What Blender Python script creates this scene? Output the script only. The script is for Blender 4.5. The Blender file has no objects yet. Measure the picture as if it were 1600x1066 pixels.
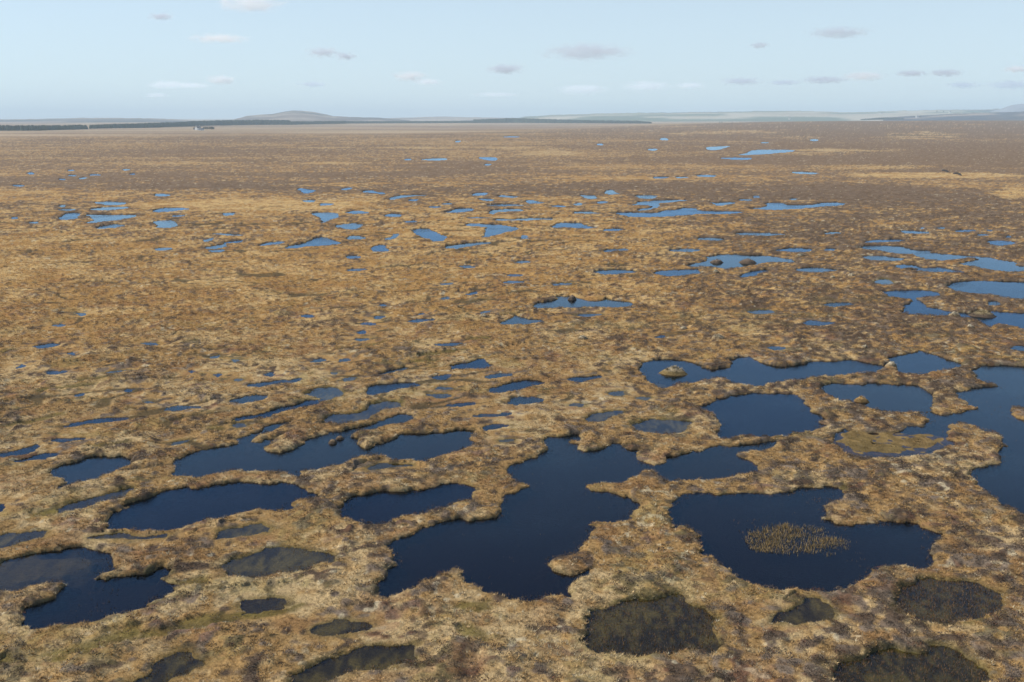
import bpy, bmesh, math, random
import numpy as np
from mathutils import Vector
from mathutils.geometry import delaunay_2d_cdt

rng = np.random.default_rng(7)
random.seed(7)
scene = bpy.context.scene
col = scene.collection

# ------------------------------------------------------------------ camera
H = 30.0                                   # metres above the water of the pools
FPX = 1600 * 35 / 36                       # focal length in photo pixels
HOR = 184.0                                # photo row of the true horizon
PITCH = math.atan((533 - HOR) / FPX)
cp, sp = math.cos(PITCH), math.sin(PITCH)
cam_data = bpy.data.cameras.new("camera")
cam_data.lens = 35
cam_data.sensor_width = 36
cam_data.clip_start = 0.5
cam_data.clip_end = 200000
cam = bpy.data.objects.new("camera", cam_data)
cam.location = (0, 0, H)
cam.rotation_euler = (math.pi / 2 - PITCH, 0, 0)
col.objects.link(cam)
scene.camera = cam

# ------------------------------------------------------------------ sky and sun
SUN_EL, SUN_AZ = 42.0, -78.0              # azimuth clockwise from the view direction (+Y)
world = bpy.data.worlds.new("World")
scene.world = world
world.use_nodes = True
wn = world.node_tree
for n in list(wn.nodes):
    wn.nodes.remove(n)
wo = wn.nodes.new("ShaderNodeOutputWorld")
bg = wn.nodes.new("ShaderNodeBackground")
sk = wn.nodes.new("ShaderNodeTexSky")
sk.sky_type = 'NISHITA'
sk.sun_disc = False
sk.sun_elevation = math.radians(SUN_EL)
sk.sun_rotation = math.radians(SUN_AZ)
sk.air_density = 0.7
sk.dust_density = 0.0
sk.ozone_density = 3.0
bg.inputs["Strength"].default_value = 0.125
# a thin pale veil of high cloud whitens the lower sky
tc_ = wn.nodes.new("ShaderNodeTexCoord")
sx_ = wn.nodes.new("ShaderNodeSeparateXYZ")
rp_ = wn.nodes.new("ShaderNodeValToRGB")
rp_.color_ramp.elements[0].position = 0.0
rp_.color_ramp.elements[0].color = (0.86, 0.86, 0.86, 1)
rp_.color_ramp.elements[1].position = 0.45
rp_.color_ramp.elements[1].color = (0.06, 0.06, 0.06, 1)
e_ = rp_.color_ramp.elements.new(0.13)
e_.color = (0.66, 0.66, 0.66, 1)
mx_ = wn.nodes.new("ShaderNodeMix")
mx_.data_type = 'RGBA'
mx_.inputs[7].default_value = (0.555 / 0.125, 0.665 / 0.125, 0.71 / 0.125, 1)
wn.links.new(tc_.outputs["Generated"], sx_.inputs[0])
wn.links.new(sx_.outputs[2], rp_.inputs[0])
wn.links.new(rp_.outputs[0], mx_.inputs[0])
wn.links.new(sk.outputs[0], mx_.inputs[6])
wn.links.new(mx_.outputs[2], bg.inputs[0])
wn.links.new(bg.outputs[0], wo.inputs[0])

sun_data = bpy.data.lights.new("sun", 'SUN')
sun_data.energy = 4.7
sun_data.angle = math.radians(0.53)
sun_data.color = (1.0, 0.93, 0.82)
sun = bpy.data.objects.new("sun", sun_data)
az, el = math.radians(SUN_AZ), math.radians(SUN_EL)
to_sun = Vector((math.sin(az) * math.cos(el), math.cos(az) * math.cos(el), math.sin(el)))
sun.rotation_euler = to_sun.to_track_quat('Z', 'Y').to_euler()
col.objects.link(sun)

scene.view_settings.view_transform = 'Standard'
scene.view_settings.look = 'None'
scene.view_settings.exposure = 0.3
scene.view_settings.gamma = 1.0
scene.render.engine = 'CYCLES'
scene.cycles.max_bounces = 6
scene.cycles.diffuse_bounces = 2
scene.cycles.glossy_bounces = 2
scene.cycles.transparent_max_bounces = 8
scene.cycles.volume_bounces = 4
scene.cycles.use_denoising = True


# ------------------------------------------------------------------ helpers
def tag(o, label=None, cat=None, group=None, kind=None):
    for k, v in (("label", label), ("category", cat), ("group", group), ("kind", kind)):
        if v:
            o[k] = v
    return o


def ground(px, py, z=0.0):
    """the point at height z that stands at photo pixel (px, py)"""
    a = (px - 800.0) / FPX
    b = (533.0 - py) / FPX
    dy, dz = cp + b * sp, -sp + b * cp
    t = (z - H) / dz
    return np.array((a * t, dy * t, z))


def far_point(px, py, dist):
    """the point dist metres ahead that stands at photo pixel (px, py)"""
    a = (px - 800.0) / FPX
    b = (533.0 - py) / FPX
    dy, dz = cp + b * sp, -sp + b * cp
    t = dist / dy
    return np.array((a * t, dist, H + dz * t))


def link_mesh(name, verts, faces, mat, parent=None, color=None, smooth=False):
    """verts (n,3) array; faces (m,3) or (m,4) array -> one mesh object"""
    verts = np.asarray(verts, dtype=np.float32)
    faces = np.asarray(faces, dtype=np.int32)
    me = bpy.data.meshes.new(name)
    me.vertices.add(len(verts))
    me.vertices.foreach_set("co", verts.ravel())
    k = faces.shape[1]
    me.loops.add(faces.size)
    me.loops.foreach_set("vertex_index", faces.ravel())
    me.polygons.add(len(faces))
    me.polygons.foreach_set("loop_start", np.arange(0, faces.size, k, dtype=np.int32))
    me.polygons.foreach_set("loop_total", np.full(len(faces), k, dtype=np.int32))
    if smooth:
        me.polygons.foreach_set("use_smooth", np.ones(len(faces), dtype=bool))
    me.update(calc_edges=True)
    if color is not None:
        at = me.color_attributes.new("Col", 'FLOAT_COLOR', 'POINT')
        c = np.ones((len(verts), 4), dtype=np.float32)
        c[:, :3] = color
        at.data.foreach_set("color", c.ravel())
    if mat:
        me.materials.append(mat)
    o = bpy.data.objects.new(name, me)
    if parent:
        o.parent = parent
    col.objects.link(o)
    return o


def lattice(ix, iy, seed):
    h = (ix.astype(np.int64) * 374761393 + iy.astype(np.int64) * 668265263 + seed * 2246822519) & 0xFFFFFFFF
    h = ((h ^ (h >> 13)) * 1274126177) & 0xFFFFFFFF
    h = h ^ (h >> 16)
    return (h & 0xFFFF).astype(np.float32) / 65535.0


def noise(x, y, seed=0):
    """value noise, 0..1, mean 0.5"""
    fx, fy = np.floor(x), np.floor(y)
    tx, ty = (x - fx).astype(np.float32), (y - fy).astype(np.float32)
    ix, iy = fx.astype(np.int64), fy.astype(np.int64)
    tx = tx * tx * (3 - 2 * tx)
    ty = ty * ty * (3 - 2 * ty)
    a, b = lattice(ix, iy, seed), lattice(ix + 1, iy, seed)
    c, d = lattice(ix, iy + 1, seed), lattice(ix + 1, iy + 1, seed)
    return (a + (b - a) * tx) * (1 - ty) + (c + (d - c) * tx) * ty


def sstep(a, b, x):
    t = np.clip((x - a) / (b - a), 0, 1)
    return t * t * (3 - 2 * t)


def pts(s):
    return np.array([[float(v) for v in p.split(",")] for p in s.split()])


# ------------------------------------------------------------------ materials
def new_mat(name):
    m = bpy.data.materials.new(name)
    m.use_nodes = True
    nt = m.node_tree
    for n in list(nt.nodes):
        nt.nodes.remove(n)
    out = nt.nodes.new("ShaderNodeOutputMaterial")
    return m, nt, out


def principled(nt, out, rough=0.9, spec=0.1):
    b = nt.nodes.new("ShaderNodeBsdfPrincipled")
    b.inputs["Roughness"].default_value = rough
    b.inputs["Specular IOR Level"].default_value = spec
    nt.links.new(b.outputs[0], out.inputs["Surface"])
    return b


def tex_noise(nt, scale, detail=3, rough=0.6, stretch=None):
    n = nt.nodes.new("ShaderNodeTexNoise")
    n.inputs["Scale"].default_value = scale
    n.inputs["Detail"].default_value = detail
    n.inputs["Roughness"].default_value = rough
    g = nt.nodes.new("ShaderNodeNewGeometry")
    if stretch:
        mp = nt.nodes.new("ShaderNodeMapping")
        mp.inputs["Scale"].default_value = stretch
        nt.links.new(g.outputs["Position"], mp.inputs[0])
        nt.links.new(mp.outputs[0], n.inputs["Vector"])
    else:
        nt.links.new(g.outputs["Position"], n.inputs["Vector"])
    return n


def vary(nt, src, noise_out, lo, hi):
    """colour times a factor that runs from lo to hi over the noise"""
    r = nt.nodes.new("ShaderNodeMapRange")
    r.inputs["From Min"].default_value = 0.3
    r.inputs["From Max"].default_value = 0.7
    r.inputs["To Min"].default_value = lo
    r.inputs["To Max"].default_value = hi
    nt.links.new(noise_out, r.inputs["Value"])
    m = nt.nodes.new("ShaderNodeVectorMath")
    m.operation = 'SCALE'
    nt.links.new(src, m.inputs[0])
    nt.links.new(r.outputs[0], m.inputs["Scale"])
    return m.outputs[0]


def attr_col(nt):
    a = nt.nodes.new("ShaderNodeAttribute")
    a.attribute_name = "Col"
    return a.outputs["Color"]


m_ground, nt, out = new_mat("bog_ground")
b = principled(nt, out, 0.95, 0.05)
n1 = tex_noise(nt, 5.0, 4, 0.7)
n2 = tex_noise(nt, 22.0, 2, 0.6)
c1 = vary(nt, attr_col(nt), n1.outputs["Fac"], 0.65, 1.35)
c2 = vary(nt, c1, n2.outputs["Fac"], 0.7, 1.3)
nt.links.new(c2, b.inputs["Base Color"])
bp = nt.nodes.new("ShaderNodeBump")
bp.inputs["Strength"].default_value = 0.9
bp.inputs["Distance"].default_value = 0.12
nt.links.new(n1.outputs["Fac"], bp.inputs["Height"])
nt.links.new(bp.outputs[0], b.inputs["Normal"])

m_plant, nt, out = new_mat("moor_plants")
b = principled(nt, out, 0.85, 0.12)
nt.links.new(attr_col(nt), b.inputs["Base Color"])

m_hill, nt, out = new_mat("hill_slopes")
b = principled(nt, out, 0.95, 0.05)
n1 = tex_noise(nt, 0.02, 5, 0.65)
nt.links.new(vary(nt, attr_col(nt), n1.outputs["Fac"], 0.75, 1.25), b.inputs["Base Color"])


def water_mat(name, tint, rough, bump):
    m, nt, out = new_mat(name)
    tr = nt.nodes.new("ShaderNodeBsdfTransparent")
    tr.inputs[0].default_value = (*tint, 1)
    gl = nt.nodes.new("ShaderNodeBsdfGlossy")
    gl.inputs["Roughness"].default_value = rough
    gl.inputs["Color"].default_value = (0.40, 0.66, 0.96, 1)
    oi = nt.nodes.new("ShaderNodeObjectInfo")
    cm = nt.nodes.new("ShaderNodeMix")
    cm.data_type = 'RGBA'
    cm.inputs[6].default_value = (0.36, 0.60, 0.92, 1)
    cm.inputs[7].default_value = (0.58, 0.80, 1.0, 1)
    nt.links.new(oi.outputs["Random"], cm.inputs[0])
    nt.links.new(cm.outputs[2], gl.inputs["Color"])
    fr = nt.nodes.new("ShaderNodeFresnel")
    fr.inputs["IOR"].default_value = 1.31
    mx = nt.nodes.new("ShaderNodeMixShader")
    w1 = tex_noise(nt, 3.5, 3, 0.6, (0.8, 1.6, 1))
    w2 = tex_noise(nt, 0.09, 2, 0.5)
    r = nt.nodes.new("ShaderNodeMapRange")
    r.inputs["From Min"].default_value = 0.4
    r.inputs["From Max"].default_value = 0.65
    r.inputs["To Min"].default_value = bump * 0.12
    r.inputs["To Max"].default_value = bump
    nt.links.new(w2.outputs["Fac"], r.inputs["Value"])
    bp = nt.nodes.new("ShaderNodeBump")
    bp.inputs["Distance"].default_value = 0.05
    nt.links.new(r.outputs[0], bp.inputs["Strength"])
    nt.links.new(w1.outputs["Fac"], bp.inputs["Height"])
    nt.links.new(bp.outputs[0], gl.inputs["Normal"])
    nt.links.new(bp.outputs[0], fr.inputs["Normal"])
    nt.links.new(fr.outputs[0], mx.inputs[0])
    nt.links.new(tr.outputs[0], mx.inputs[1])
    nt.links.new(gl.outputs[0], mx.inputs[2])
    nt.links.new(mx.outputs[0], out.inputs["Surface"])
    return m


m_deep = water_mat("peat_water", (0.55, 0.44, 0.32), 0.06, 0.45)
m_shallow = water_mat("shallow_water", (0.72, 0.66, 0.46), 0.06, 0.22)


def plain_mat(name, c, rough=0.8, spec=0.2, scale=1.5, lo=0.85, hi=1.15):
    m, nt, out = new_mat(name)
    b = principled(nt, out, rough, spec)
    rgb = nt.nodes.new("ShaderNodeRGB")
    rgb.outputs[0].default_value = (*c, 1)
    n = tex_noise(nt, scale, 3)
    nt.links.new(vary(nt, rgb.outputs[0], n.outputs["Fac"], lo, hi), b.inputs["Base Color"])
    return m


m_white = plain_mat("white_render", (0.8, 0.79, 0.76))
m_slate = plain_mat("roof_slate", (0.12, 0.12, 0.13))
m_dark = plain_mat("dark_glass", (0.03, 0.035, 0.04), 0.2, 0.5)
m_bark = plain_mat("bark", (0.07, 0.055, 0.04))
m_peat = plain_mat("bare_peat", (0.03, 0.022, 0.016))

# ------------------------------------------------------------------ the pools, outlined in photo pixels
# (landmark name or None, kind, outline, label or None); kind: d deep, s shallow, m mossy hollow
POOLS = [
 ("the two-lobed pool", "d", "-60,905 -40,890 0,884 8,877 20,872 40,869 60,865 90,861 115,859 137,857 150,859 165,865 178,871 182,875 178,883 170,888 155,893 147,898 142,902 148,906 160,903 180,900 205,897 225,897 240,892 250,886 262,888 271,889 266,895 259,901 262,909 270,916 269,922 258,929 240,937 220,944 200,952 180,959 160,965 140,966 120,970 105,972 80,972 62,973 46,973 41,965 39,957 45,950 60,945 75,937 88,930 95,923 101,914 100,909 92,906 82,907 70,912 50,916 35,920 15,921 0,919 -40,922",
  "dark pool of two lobes joined past a grassy spit at the left"),
 ("the long spindle pool", "d", "163,812 170,807 185,801 200,795 202,788 215,784 232,778 248,773 265,767 290,762 318,761 335,758 360,755 378,754 400,756 420,756 445,756 461,757 464,764 475,770 487,772 488,776 478,779 462,781 455,785 453,793 440,797 425,797 400,793 375,800 335,805 312,812 288,820 262,824 237,825 217,826 195,825 180,824 168,819",
  "long dark navy spindle-shaped pool in front of the branching pool"),
 ("the left leaf pool", "d", "75,741 90,731 107,724 130,719 150,714 172,712 187,714 212,719 197,726 182,734 162,742 142,748 125,750 112,755 100,761 96,757 95,746 85,743",
  "leaf-shaped dark blue pool beyond the long spindle pool"),
 ("the branching pool", "d", "269,734 275,722 287,712 307,706 330,701 365,696 367,687 382,683 400,676 415,668 432,663 455,658 440,666 425,670 410,676 398,682 390,688 395,692 408,693 418,688 432,687 420,694 417,700 425,705 437,706 452,703 468,697 470,691 485,686 505,681 517,676 540,672 555,669 575,665 590,661 605,655 617,650 632,647 644,652 637,657 620,658 605,660 590,665 570,671 555,675 544,680 547,685 562,686 557,694 560,700 572,703 582,702 590,694 607,689 625,682 630,679 645,679 660,678 682,676 707,674 727,672 742,674 736,681 737,687 742,694 725,701 707,706 682,712 657,718 640,716 617,715 597,710 580,709 560,711 547,717 542,724 527,727 510,729 495,732 472,734 466,740 462,743 454,740 447,736 437,734 415,735 400,735 370,734 342,737 325,739 312,742 297,739 280,740 271,738",
  "wide branching dark pool with grassy tongues and two tiny islets"),
 ("the sausage pool", "d", "534,790 540,784 560,775 575,771 597,767 615,768 630,768 655,767 675,761 692,756 706,754 725,759 745,765 737,771 735,777 717,779 702,785 685,791 665,797 645,801 625,805 612,811 590,814 577,815 560,811 542,806 536,800",
  "sausage-shaped dark pool behind the pale grassy land bridge"),
 ("the giant winding pool", "d", "589,912 600,901 600,895 614,882 615,872 612,857 615,847 630,840 650,831 670,825 695,816 715,812 732,814 755,811 775,807 784,802 785,795 782,787 782,780 790,775 800,770 825,762 830,757 820,752 807,750 798,743 796,738 800,727 820,719 837,714 847,706 860,702 856,697 849,692 854,685 875,683 905,680 900,685 887,687 887,693 904,694 905,702 920,705 937,704 945,699 955,694 960,692 970,692 972,700 985,704 997,704 994,714 1000,721 1012,726 1022,727 1035,722 1050,715 1065,709 1082,705 1097,706 1110,700 1125,697 1145,699 1160,695 1180,694 1200,692 1216,689 1205,695 1190,699 1170,703 1155,705 1149,710 1160,715 1177,722 1186,728 1175,736 1155,740 1135,743 1117,745 1092,746 1070,749 1050,749 1037,745 1030,739 1022,734 1007,735 992,741 975,747 957,752 935,753 919,756 917,761 922,767 940,770 955,770 972,774 985,781 994,787 995,795 987,804 985,809 970,811 950,812 935,812 919,815 922,822 927,829 917,840 905,851 895,860 877,867 865,871 854,881 857,889 872,896 892,901 910,897 930,892 920,899 910,902 900,909 892,919 882,926 865,927 847,930 830,934 815,932 800,931 785,931 772,927 755,922 742,915 735,907 725,897 720,890 710,888 695,892 677,896 665,902 652,911 640,921 625,925 610,930 595,927",
  "giant winding dark pool with many arms, largest in the middle"),
 ("the reed pool", "d", "1042,789 1057,781 1075,775 1095,772 1120,771 1150,771 1175,770 1200,772 1222,771 1242,768 1252,762 1272,760 1295,759 1307,760 1317,770 1319,780 1310,781 1297,782 1291,792 1290,807 1289,811 1295,815 1312,820 1340,818 1375,815 1410,817 1426,816 1432,822 1445,827 1460,832 1472,836 1461,838 1457,845 1455,857 1455,870 1454,880 1450,887 1440,889 1430,886 1417,881 1405,876 1385,882 1370,890 1355,899 1340,909 1330,914 1307,919 1297,923 1282,922 1267,922 1250,919 1225,919 1200,917 1180,911 1162,905 1150,900 1137,887 1125,879 1110,867 1095,856 1090,847 1094,835 1085,827 1070,823 1054,822 1050,815 1046,800",
  "big purplish dark pool with a straw-coloured sedge patch standing in it"),
 ("the weedy foreground pool", "s", "911,970 925,960 940,949 962,941 995,939 1025,936 1050,934 1055,925 1065,926 1075,935 1082,947 1100,952 1115,961 1125,970 1120,980 1116,992 1122,1007 1112,1012 1095,1011 1075,1015 1060,1017 1045,1024 1030,1020 1000,1020 975,1017 955,1015 935,1014 922,1007 915,992",
  "weedy olive-brown oval pool in front of the giant winding pool"),
 ("the speckled oval pool", "s", "1402,942 1404,930 1412,917 1430,909 1450,906 1470,906 1487,910 1507,907 1527,911 1540,919 1560,925 1575,932 1576,945 1567,956 1550,962 1530,966 1512,966 1482,967 1452,967 1432,964 1415,956",
  "brown speckled oval pool in front of the reed pool"),
 ("the mossy corner pool", "s", "1310,1037 1325,1032 1355,1026 1375,1020 1387,1014 1400,1017 1415,1022 1437,1021 1447,1015 1446,1006 1457,1005 1475,1009 1495,1015 1512,1020 1517,1030 1532,1042 1545,1052 1550,1060 1535,1070 1500,1085 1440,1095 1380,1090 1340,1075 1315,1062 1300,1050",
  "mossy dark pool cut by the photo's lower right edge"),
 ("the small olive pool", "s", "1201,967 1217,959 1237,950 1255,942 1260,936 1282,939 1300,945 1304,951 1290,959 1272,966 1250,970 1225,969 1210,972",
  "small olive shallow pool between the weedy and the speckled pools"),
 ("the grey lens pool", "s", "342,882 360,875 385,869 400,864 412,860 430,856 450,855 475,859 492,865 507,867 525,871 525,874 507,875 495,879 475,884 450,887 425,894 400,897 375,901 362,897 350,892",
  "grey lens-shaped shallow pool right of the two-lobed pool"),
 ("the thin grey pool", "s", "332,835 350,827 375,824 400,820 412,821 432,824 417,829 400,830 375,835 355,839 342,837",
  "thin grey shallow pool just in front of the long spindle pool"),
 (None, "s", "-40,850 -10,838 15,831 40,830 72,831 67,836 50,840 30,845 15,849 -10,853", "greyish green shallow pool at the left edge above the two-lobed pool"),
 (None, "s", "139,839 155,835 175,834 190,837 207,840 230,839 245,836 262,832 265,836 252,841 225,842 195,844 170,841 150,842", "thin crescent strip of water between the spindle and two-lobed pools"),
 (None, "s", "82,800 100,792 117,785 140,780 165,772 185,764 212,760 220,762 205,770 185,775 160,780 135,789 112,795 92,800", "slanting narrow shallow pool between the left leaf pool and spindle pool"),
 (None, "d", "-10,709 15,706 35,701 50,697 60,695 58,699 40,705 15,711 -10,714", None),
 (None, "d", "25,719 45,716 65,711 90,707 97,708 85,712 60,718 35,721", None),
 (None, "d", "78,687 90,684 105,685 120,683 132,682 125,686 112,690 95,692 84,690", None),
 (None, "d", "-8,792 5,789 12,789 5,796 -8,799", None),
 (None, "d", "97,666 130,660 150,655 175,654 200,652 203,655 180,657 140,660 110,666", None),
 (None, "s", "268,696 280,690 298,687 295,691 278,696", None),
 (None, "d", "352,656 400,648 430,640 460,632 485,626 503,625 497,629 470,635 440,643 415,650 380,655", "long thin slanting channel left of the boomerang pool"),
 (None, "s", "362,664 372,660 385,661 380,665 368,667", None),
 ("the comma pool", "s", "477,614 485,609 505,605 522,607 537,614 527,619 512,622 505,626 501,624 505,620 492,619", "comma-shaped blue pool with a grassy hook on its near side"),
 ("the long blue pool", "d", "383,604 395,599 415,596 440,594 460,592 480,591 470,596 450,598 425,601 405,604", "long blue pool just beyond the comma pool's left end"),
 (None, "d", "357,629 365,624 385,620 410,617 425,617 415,623 400,627 380,630 365,631", "oval blue pool left of the comma pool"),
 ("the blue oval pool", "d", "570,610 575,605 590,601 617,598 645,598 656,600 645,604 625,607 605,611 585,614", "blue oval pool with weed along its near edge, right of the comma pool"),
 ("the boomerang pool", "s", "501,659 512,650 535,646 560,644 570,639 577,632 590,629 615,628 631,629 622,634 600,637 585,642 579,647 580,652 572,656 550,659 527,660 512,662", "bent boomerang-shaped blue pool just beyond the branching pool"),
 ("the pointed pool", "d", "702,574 712,570 732,566 745,562 756,560 760,566 770,570 762,573 745,574 725,575", "pointed blue pool with a small peak on its far side"),
 ("the centre oval pool", "d", "767,612 772,606 790,600 800,597 825,592 837,593 850,600 832,601 815,606 800,609 782,612", "oval blue pool with a straight far bank near the picture's middle"),
 (None, "d", "885,592 900,589 920,588 942,586 940,590 925,594 907,597 895,596", "lens-shaped blue pool right of the centre oval pool"),
 (None, "d", "790,629 800,622 815,619 835,621 855,624 848,628 825,631 805,633", "flat blue pool right in front of the centre oval pool"),
 (None, "s", "917,656 920,649 935,644 955,642 972,641 965,647 950,651 932,656", "small blue and brown pool left of the clouded shallow pool"),
 ("the clouded shallow pool", "s", "989,665 1000,659 1015,655 1037,655 1065,657 1082,661 1072,669 1062,674 1037,675 1012,675 997,671", "shallow pool clouded pale grey, just left of the round pool"),
 ("the long islet pool", "d", "1001,580 1005,567 1025,563 1045,562 1065,564 1085,567 1100,571 1102,575 1125,577 1142,574 1145,562 1155,559 1170,557 1182,562 1190,567 1200,570 1227,574 1250,569 1282,565 1305,565 1330,562 1347,565 1375,570 1381,572 1390,567 1392,559 1407,555 1425,552 1435,547 1445,549 1460,555 1477,559 1492,565 1504,569 1495,572 1477,576 1460,580 1445,582 1425,581 1407,580 1400,574 1387,571 1377,576 1375,580 1350,583 1320,585 1300,586 1290,585 1267,588 1255,592 1225,596 1200,598 1180,602 1170,600 1150,599 1135,592 1120,589 1107,591 1087,595 1060,599 1050,602 1032,606 1025,604 1017,594 1007,587", "very long scalloped blue pool with a pale topped islet at its left"),
 ("the round pool", "d", "1095,635 1110,630 1122,624 1142,619 1165,616 1200,614 1220,616 1247,619 1255,625 1262,635 1265,642 1280,648 1285,656 1286,664 1267,670 1250,675 1232,679 1212,679 1190,681 1170,679 1145,681 1125,681 1120,677 1121,667 1126,659 1125,652 1122,646 1107,641", "large nearly round deep blue pool in front of the long islet pool"),
 ("the rounded wedge pool", "d", "1285,605 1295,598 1315,599 1335,601 1355,600 1375,599 1400,601 1425,602 1440,606 1460,615 1459,625 1457,635 1451,641 1425,642 1400,642 1377,641 1360,635 1355,630 1330,626 1310,622 1297,615 1287,609", "wedge-shaped blue pool with one small tan hummock in it"),
 ("the right edge lake", "d", "1520,574 1542,572 1570,571 1600,573 1680,575 1760,590 1760,860 1680,840 1600,806 1592,800 1565,790 1565,784 1557,776 1545,766 1525,756 1517,747 1516,740 1515,735 1537,730 1560,724 1571,719 1566,710 1569,694 1560,687 1561,677 1550,672 1532,667 1520,662 1497,657 1487,662 1480,675 1487,692 1475,699 1455,706 1425,711 1400,711 1375,712 1350,710 1330,706 1310,697 1300,687 1302,680 1317,671 1340,674 1370,677 1395,677 1415,672 1425,667 1445,666 1454,659 1452,651 1442,646 1451,644 1470,649 1495,645 1515,642 1532,639 1530,634 1512,630 1502,621 1495,614 1512,609 1535,606 1561,604 1557,597 1537,596 1525,591 1520,582", "large dark pool running off the right edge, with a mossy bay"),
 ("the half oval pool", "d", "1477,445 1492,441 1512,439 1550,439 1600,441 1680,444 1690,460 1600,467 1575,465 1560,464 1550,460 1525,459 1500,456 1487,451", "smooth half-oval blue pool cut by the right edge"),
 ("the hooked pool", "d", "1380,456 1400,454 1425,454 1450,454 1465,457 1472,461 1460,464 1440,464 1432,467 1442,474 1450,480 1470,484 1487,487 1517,490 1535,486 1560,487 1600,489 1660,492 1660,515 1600,512 1585,509 1562,505 1552,507 1542,510 1535,504 1522,499 1500,495 1482,492 1450,492 1425,491 1410,486 1415,477 1426,471 1420,466 1405,463 1390,461", "hooked blue pool with a narrow neck and a flat islet at its right"),
 ("the stepped pool", "d", "1342,387 1355,384 1380,384 1407,385 1425,390 1445,391 1460,392 1457,395 1475,397 1500,399 1522,401 1545,402 1560,406 1585,409 1590,415 1640,420 1640,426 1600,422 1577,424 1557,422 1537,419 1517,415 1500,412 1510,409 1530,406 1520,402 1497,404 1470,406 1450,405 1435,401 1425,396 1400,395 1380,392", "stepped light blue pool slanting away to the right edge"),
 (None, "d", "1344,401 1362,400 1385,400 1400,402 1420,405 1400,407 1375,408 1355,406", "flat blue pool just in front of the stepped pool's left end"),
 (None, "d", "1395,416 1410,414 1430,414 1442,419 1470,418 1490,421 1510,426 1487,426 1462,425 1437,424 1415,421", "long blue pool with a brown bar in it, before the stepped pool"),
 (None, "s", "1365,442 1372,437 1385,435 1392,439 1401,443 1385,444", "small blue pool beyond the hooked pool's left end"),
 ("the pool with two dark islets", "d", "1072,415 1090,411 1106,407 1107,401 1125,398 1162,398 1200,400 1220,403 1242,406 1240,410 1220,409 1200,408 1185,411 1162,415 1145,418 1130,419 1107,416 1087,416", "blue pool holding two dark heather-topped islets"),
 (None, "d", "1019,427 1030,424 1050,422 1070,422 1087,420 1095,425 1097,428 1075,430 1050,433 1030,430", "pale blue oval pool left before the pool with two dark islets"),
 (None, "d", "922,425 940,422 962,421 982,422 999,424 985,427 965,429 947,429 932,427", "pale blue lens pool farther left of the two dark islets"),
 (None, "d", "1152,434 1165,427 1182,423 1197,421 1205,423 1190,426 1175,431 1162,434", "slanting narrow blue pool in front of the two dark islets"),
 (None, "d", "1239,422 1255,419 1277,418 1300,420 1312,422 1297,425 1270,426 1250,425", "neat blue oval pool right of the pool with two dark islets"),
 ("the crown-shaped pool", "d", "832,480 837,476 850,472 872,469 871,465 882,463 902,464 907,468 920,471 940,471 945,466 950,466 960,470 975,471 992,475 985,479 965,480 940,480 915,479 897,482 882,482 865,480 845,482", "blue crown-shaped pool with one small islet at its far edge"),
 (None, "d", "779,505 790,500 800,497 805,492 812,496 830,498 855,499 840,502 820,505 800,507", "low triangular blue pool left in front of the crown-shaped pool"),
 (None, "s", "895,492 915,490 945,490 930,494 905,494", "dull brown shallow pool right in front of the crown-shaped pool"),
 (None, "d", "1249,504 1265,501 1287,502 1310,505 1295,509 1270,509", "small blue oval pool alone left of the hooked pool, nearer one"),
 (None, "d", "1286,475 1300,473 1332,473 1330,477 1310,479 1295,479", "small blue pool alone left of the hooked pool, farther one"),
 (None, "s", "1166,486 1180,484 1200,485 1212,487 1200,490 1180,491", None),
 (None, "d", "635,502 650,499 682,498 675,501 650,504", None),
 (None, "d", "1577,545 1585,541 1605,540 1610,548 1587,547", "small blue pool at the right edge beyond the right edge lake"),
 (None, "d", "1540,476 1550,471 1560,469 1562,476 1550,478", "small triangular blue pool between half-oval and hooked pools"),
 (None, "d", "464,296 471,294 482,296 495,297 490,300 480,303 472,300", None),
 (None, "d", "470,314 482,312 496,313 487,316 477,316", None),
 (None, "d", "496,319 507,317 524,319 517,321 502,321", None),
 ("the triangular blue pool", "d", "486,333 500,332 520,332 531,335 530,339 517,342 507,347 502,348 500,342 497,337", "light blue triangular pool pointing towards the viewer"),
 (None, "d", "539,332 550,329 570,330 578,332 570,334 550,334", None),
 (None, "d", "524,353 530,351 550,349 570,351 562,354 557,359 542,359 532,356", "light blue rounded pool right in front of the triangular blue pool"),
 (None, "d", "540,372 552,367 560,370 575,371 567,374 547,374", None),
 ("the fin-shaped pool", "d", "442,387 460,383 475,380 487,376 492,372 507,370 517,373 522,377 536,379 525,382 505,384 487,384 470,385 455,388", "fin-shaped light blue pool with a long thin tail to its left"),
 (None, "d", "402,384 412,380 427,378 446,377 442,380 425,382 410,384", None),
 (None, "d", "600,374 612,370 615,366 622,365 620,371 610,374", None),
 (None, "d", "579,386 590,383 604,382 600,386 612,391 600,394 585,392 580,390", None),
 ("the bright teardrop pool", "d", "646,360 657,357 670,357 677,361 685,366 700,369 695,375 682,377 674,377 670,372 660,369 650,365", "bright blue teardrop pool with a dark far bank"),
 (None, "d", "695,385 712,382 737,379 770,378 760,381 737,384 717,388 700,389", "long slanting light blue pool right in front of the teardrop pool"),
 ("the ragged forked pool", "d", "726,351 737,349 760,350 785,352 800,355 812,357 800,361 785,362 782,366 770,367 762,371 752,369 760,365 755,360 767,354 750,354 735,353", "ragged forked light blue pool right of the teardrop pool"),
 (None, "d", "602,337 610,334 626,334 625,338 607,339", None),
 (None, "d", "689,332 710,329 715,325 747,326 732,331 710,333", None),
 (None, "d", "665,324 677,322 694,323 682,325", None),
 (None, "d", "689,319 697,317 710,318 700,320", None),
 (None, "d", "737,304 745,301 764,301 757,305 742,306", None),
 (None, "d", "607,310 617,307 632,305 665,304 670,306 635,307 620,311 610,312", None),
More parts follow.
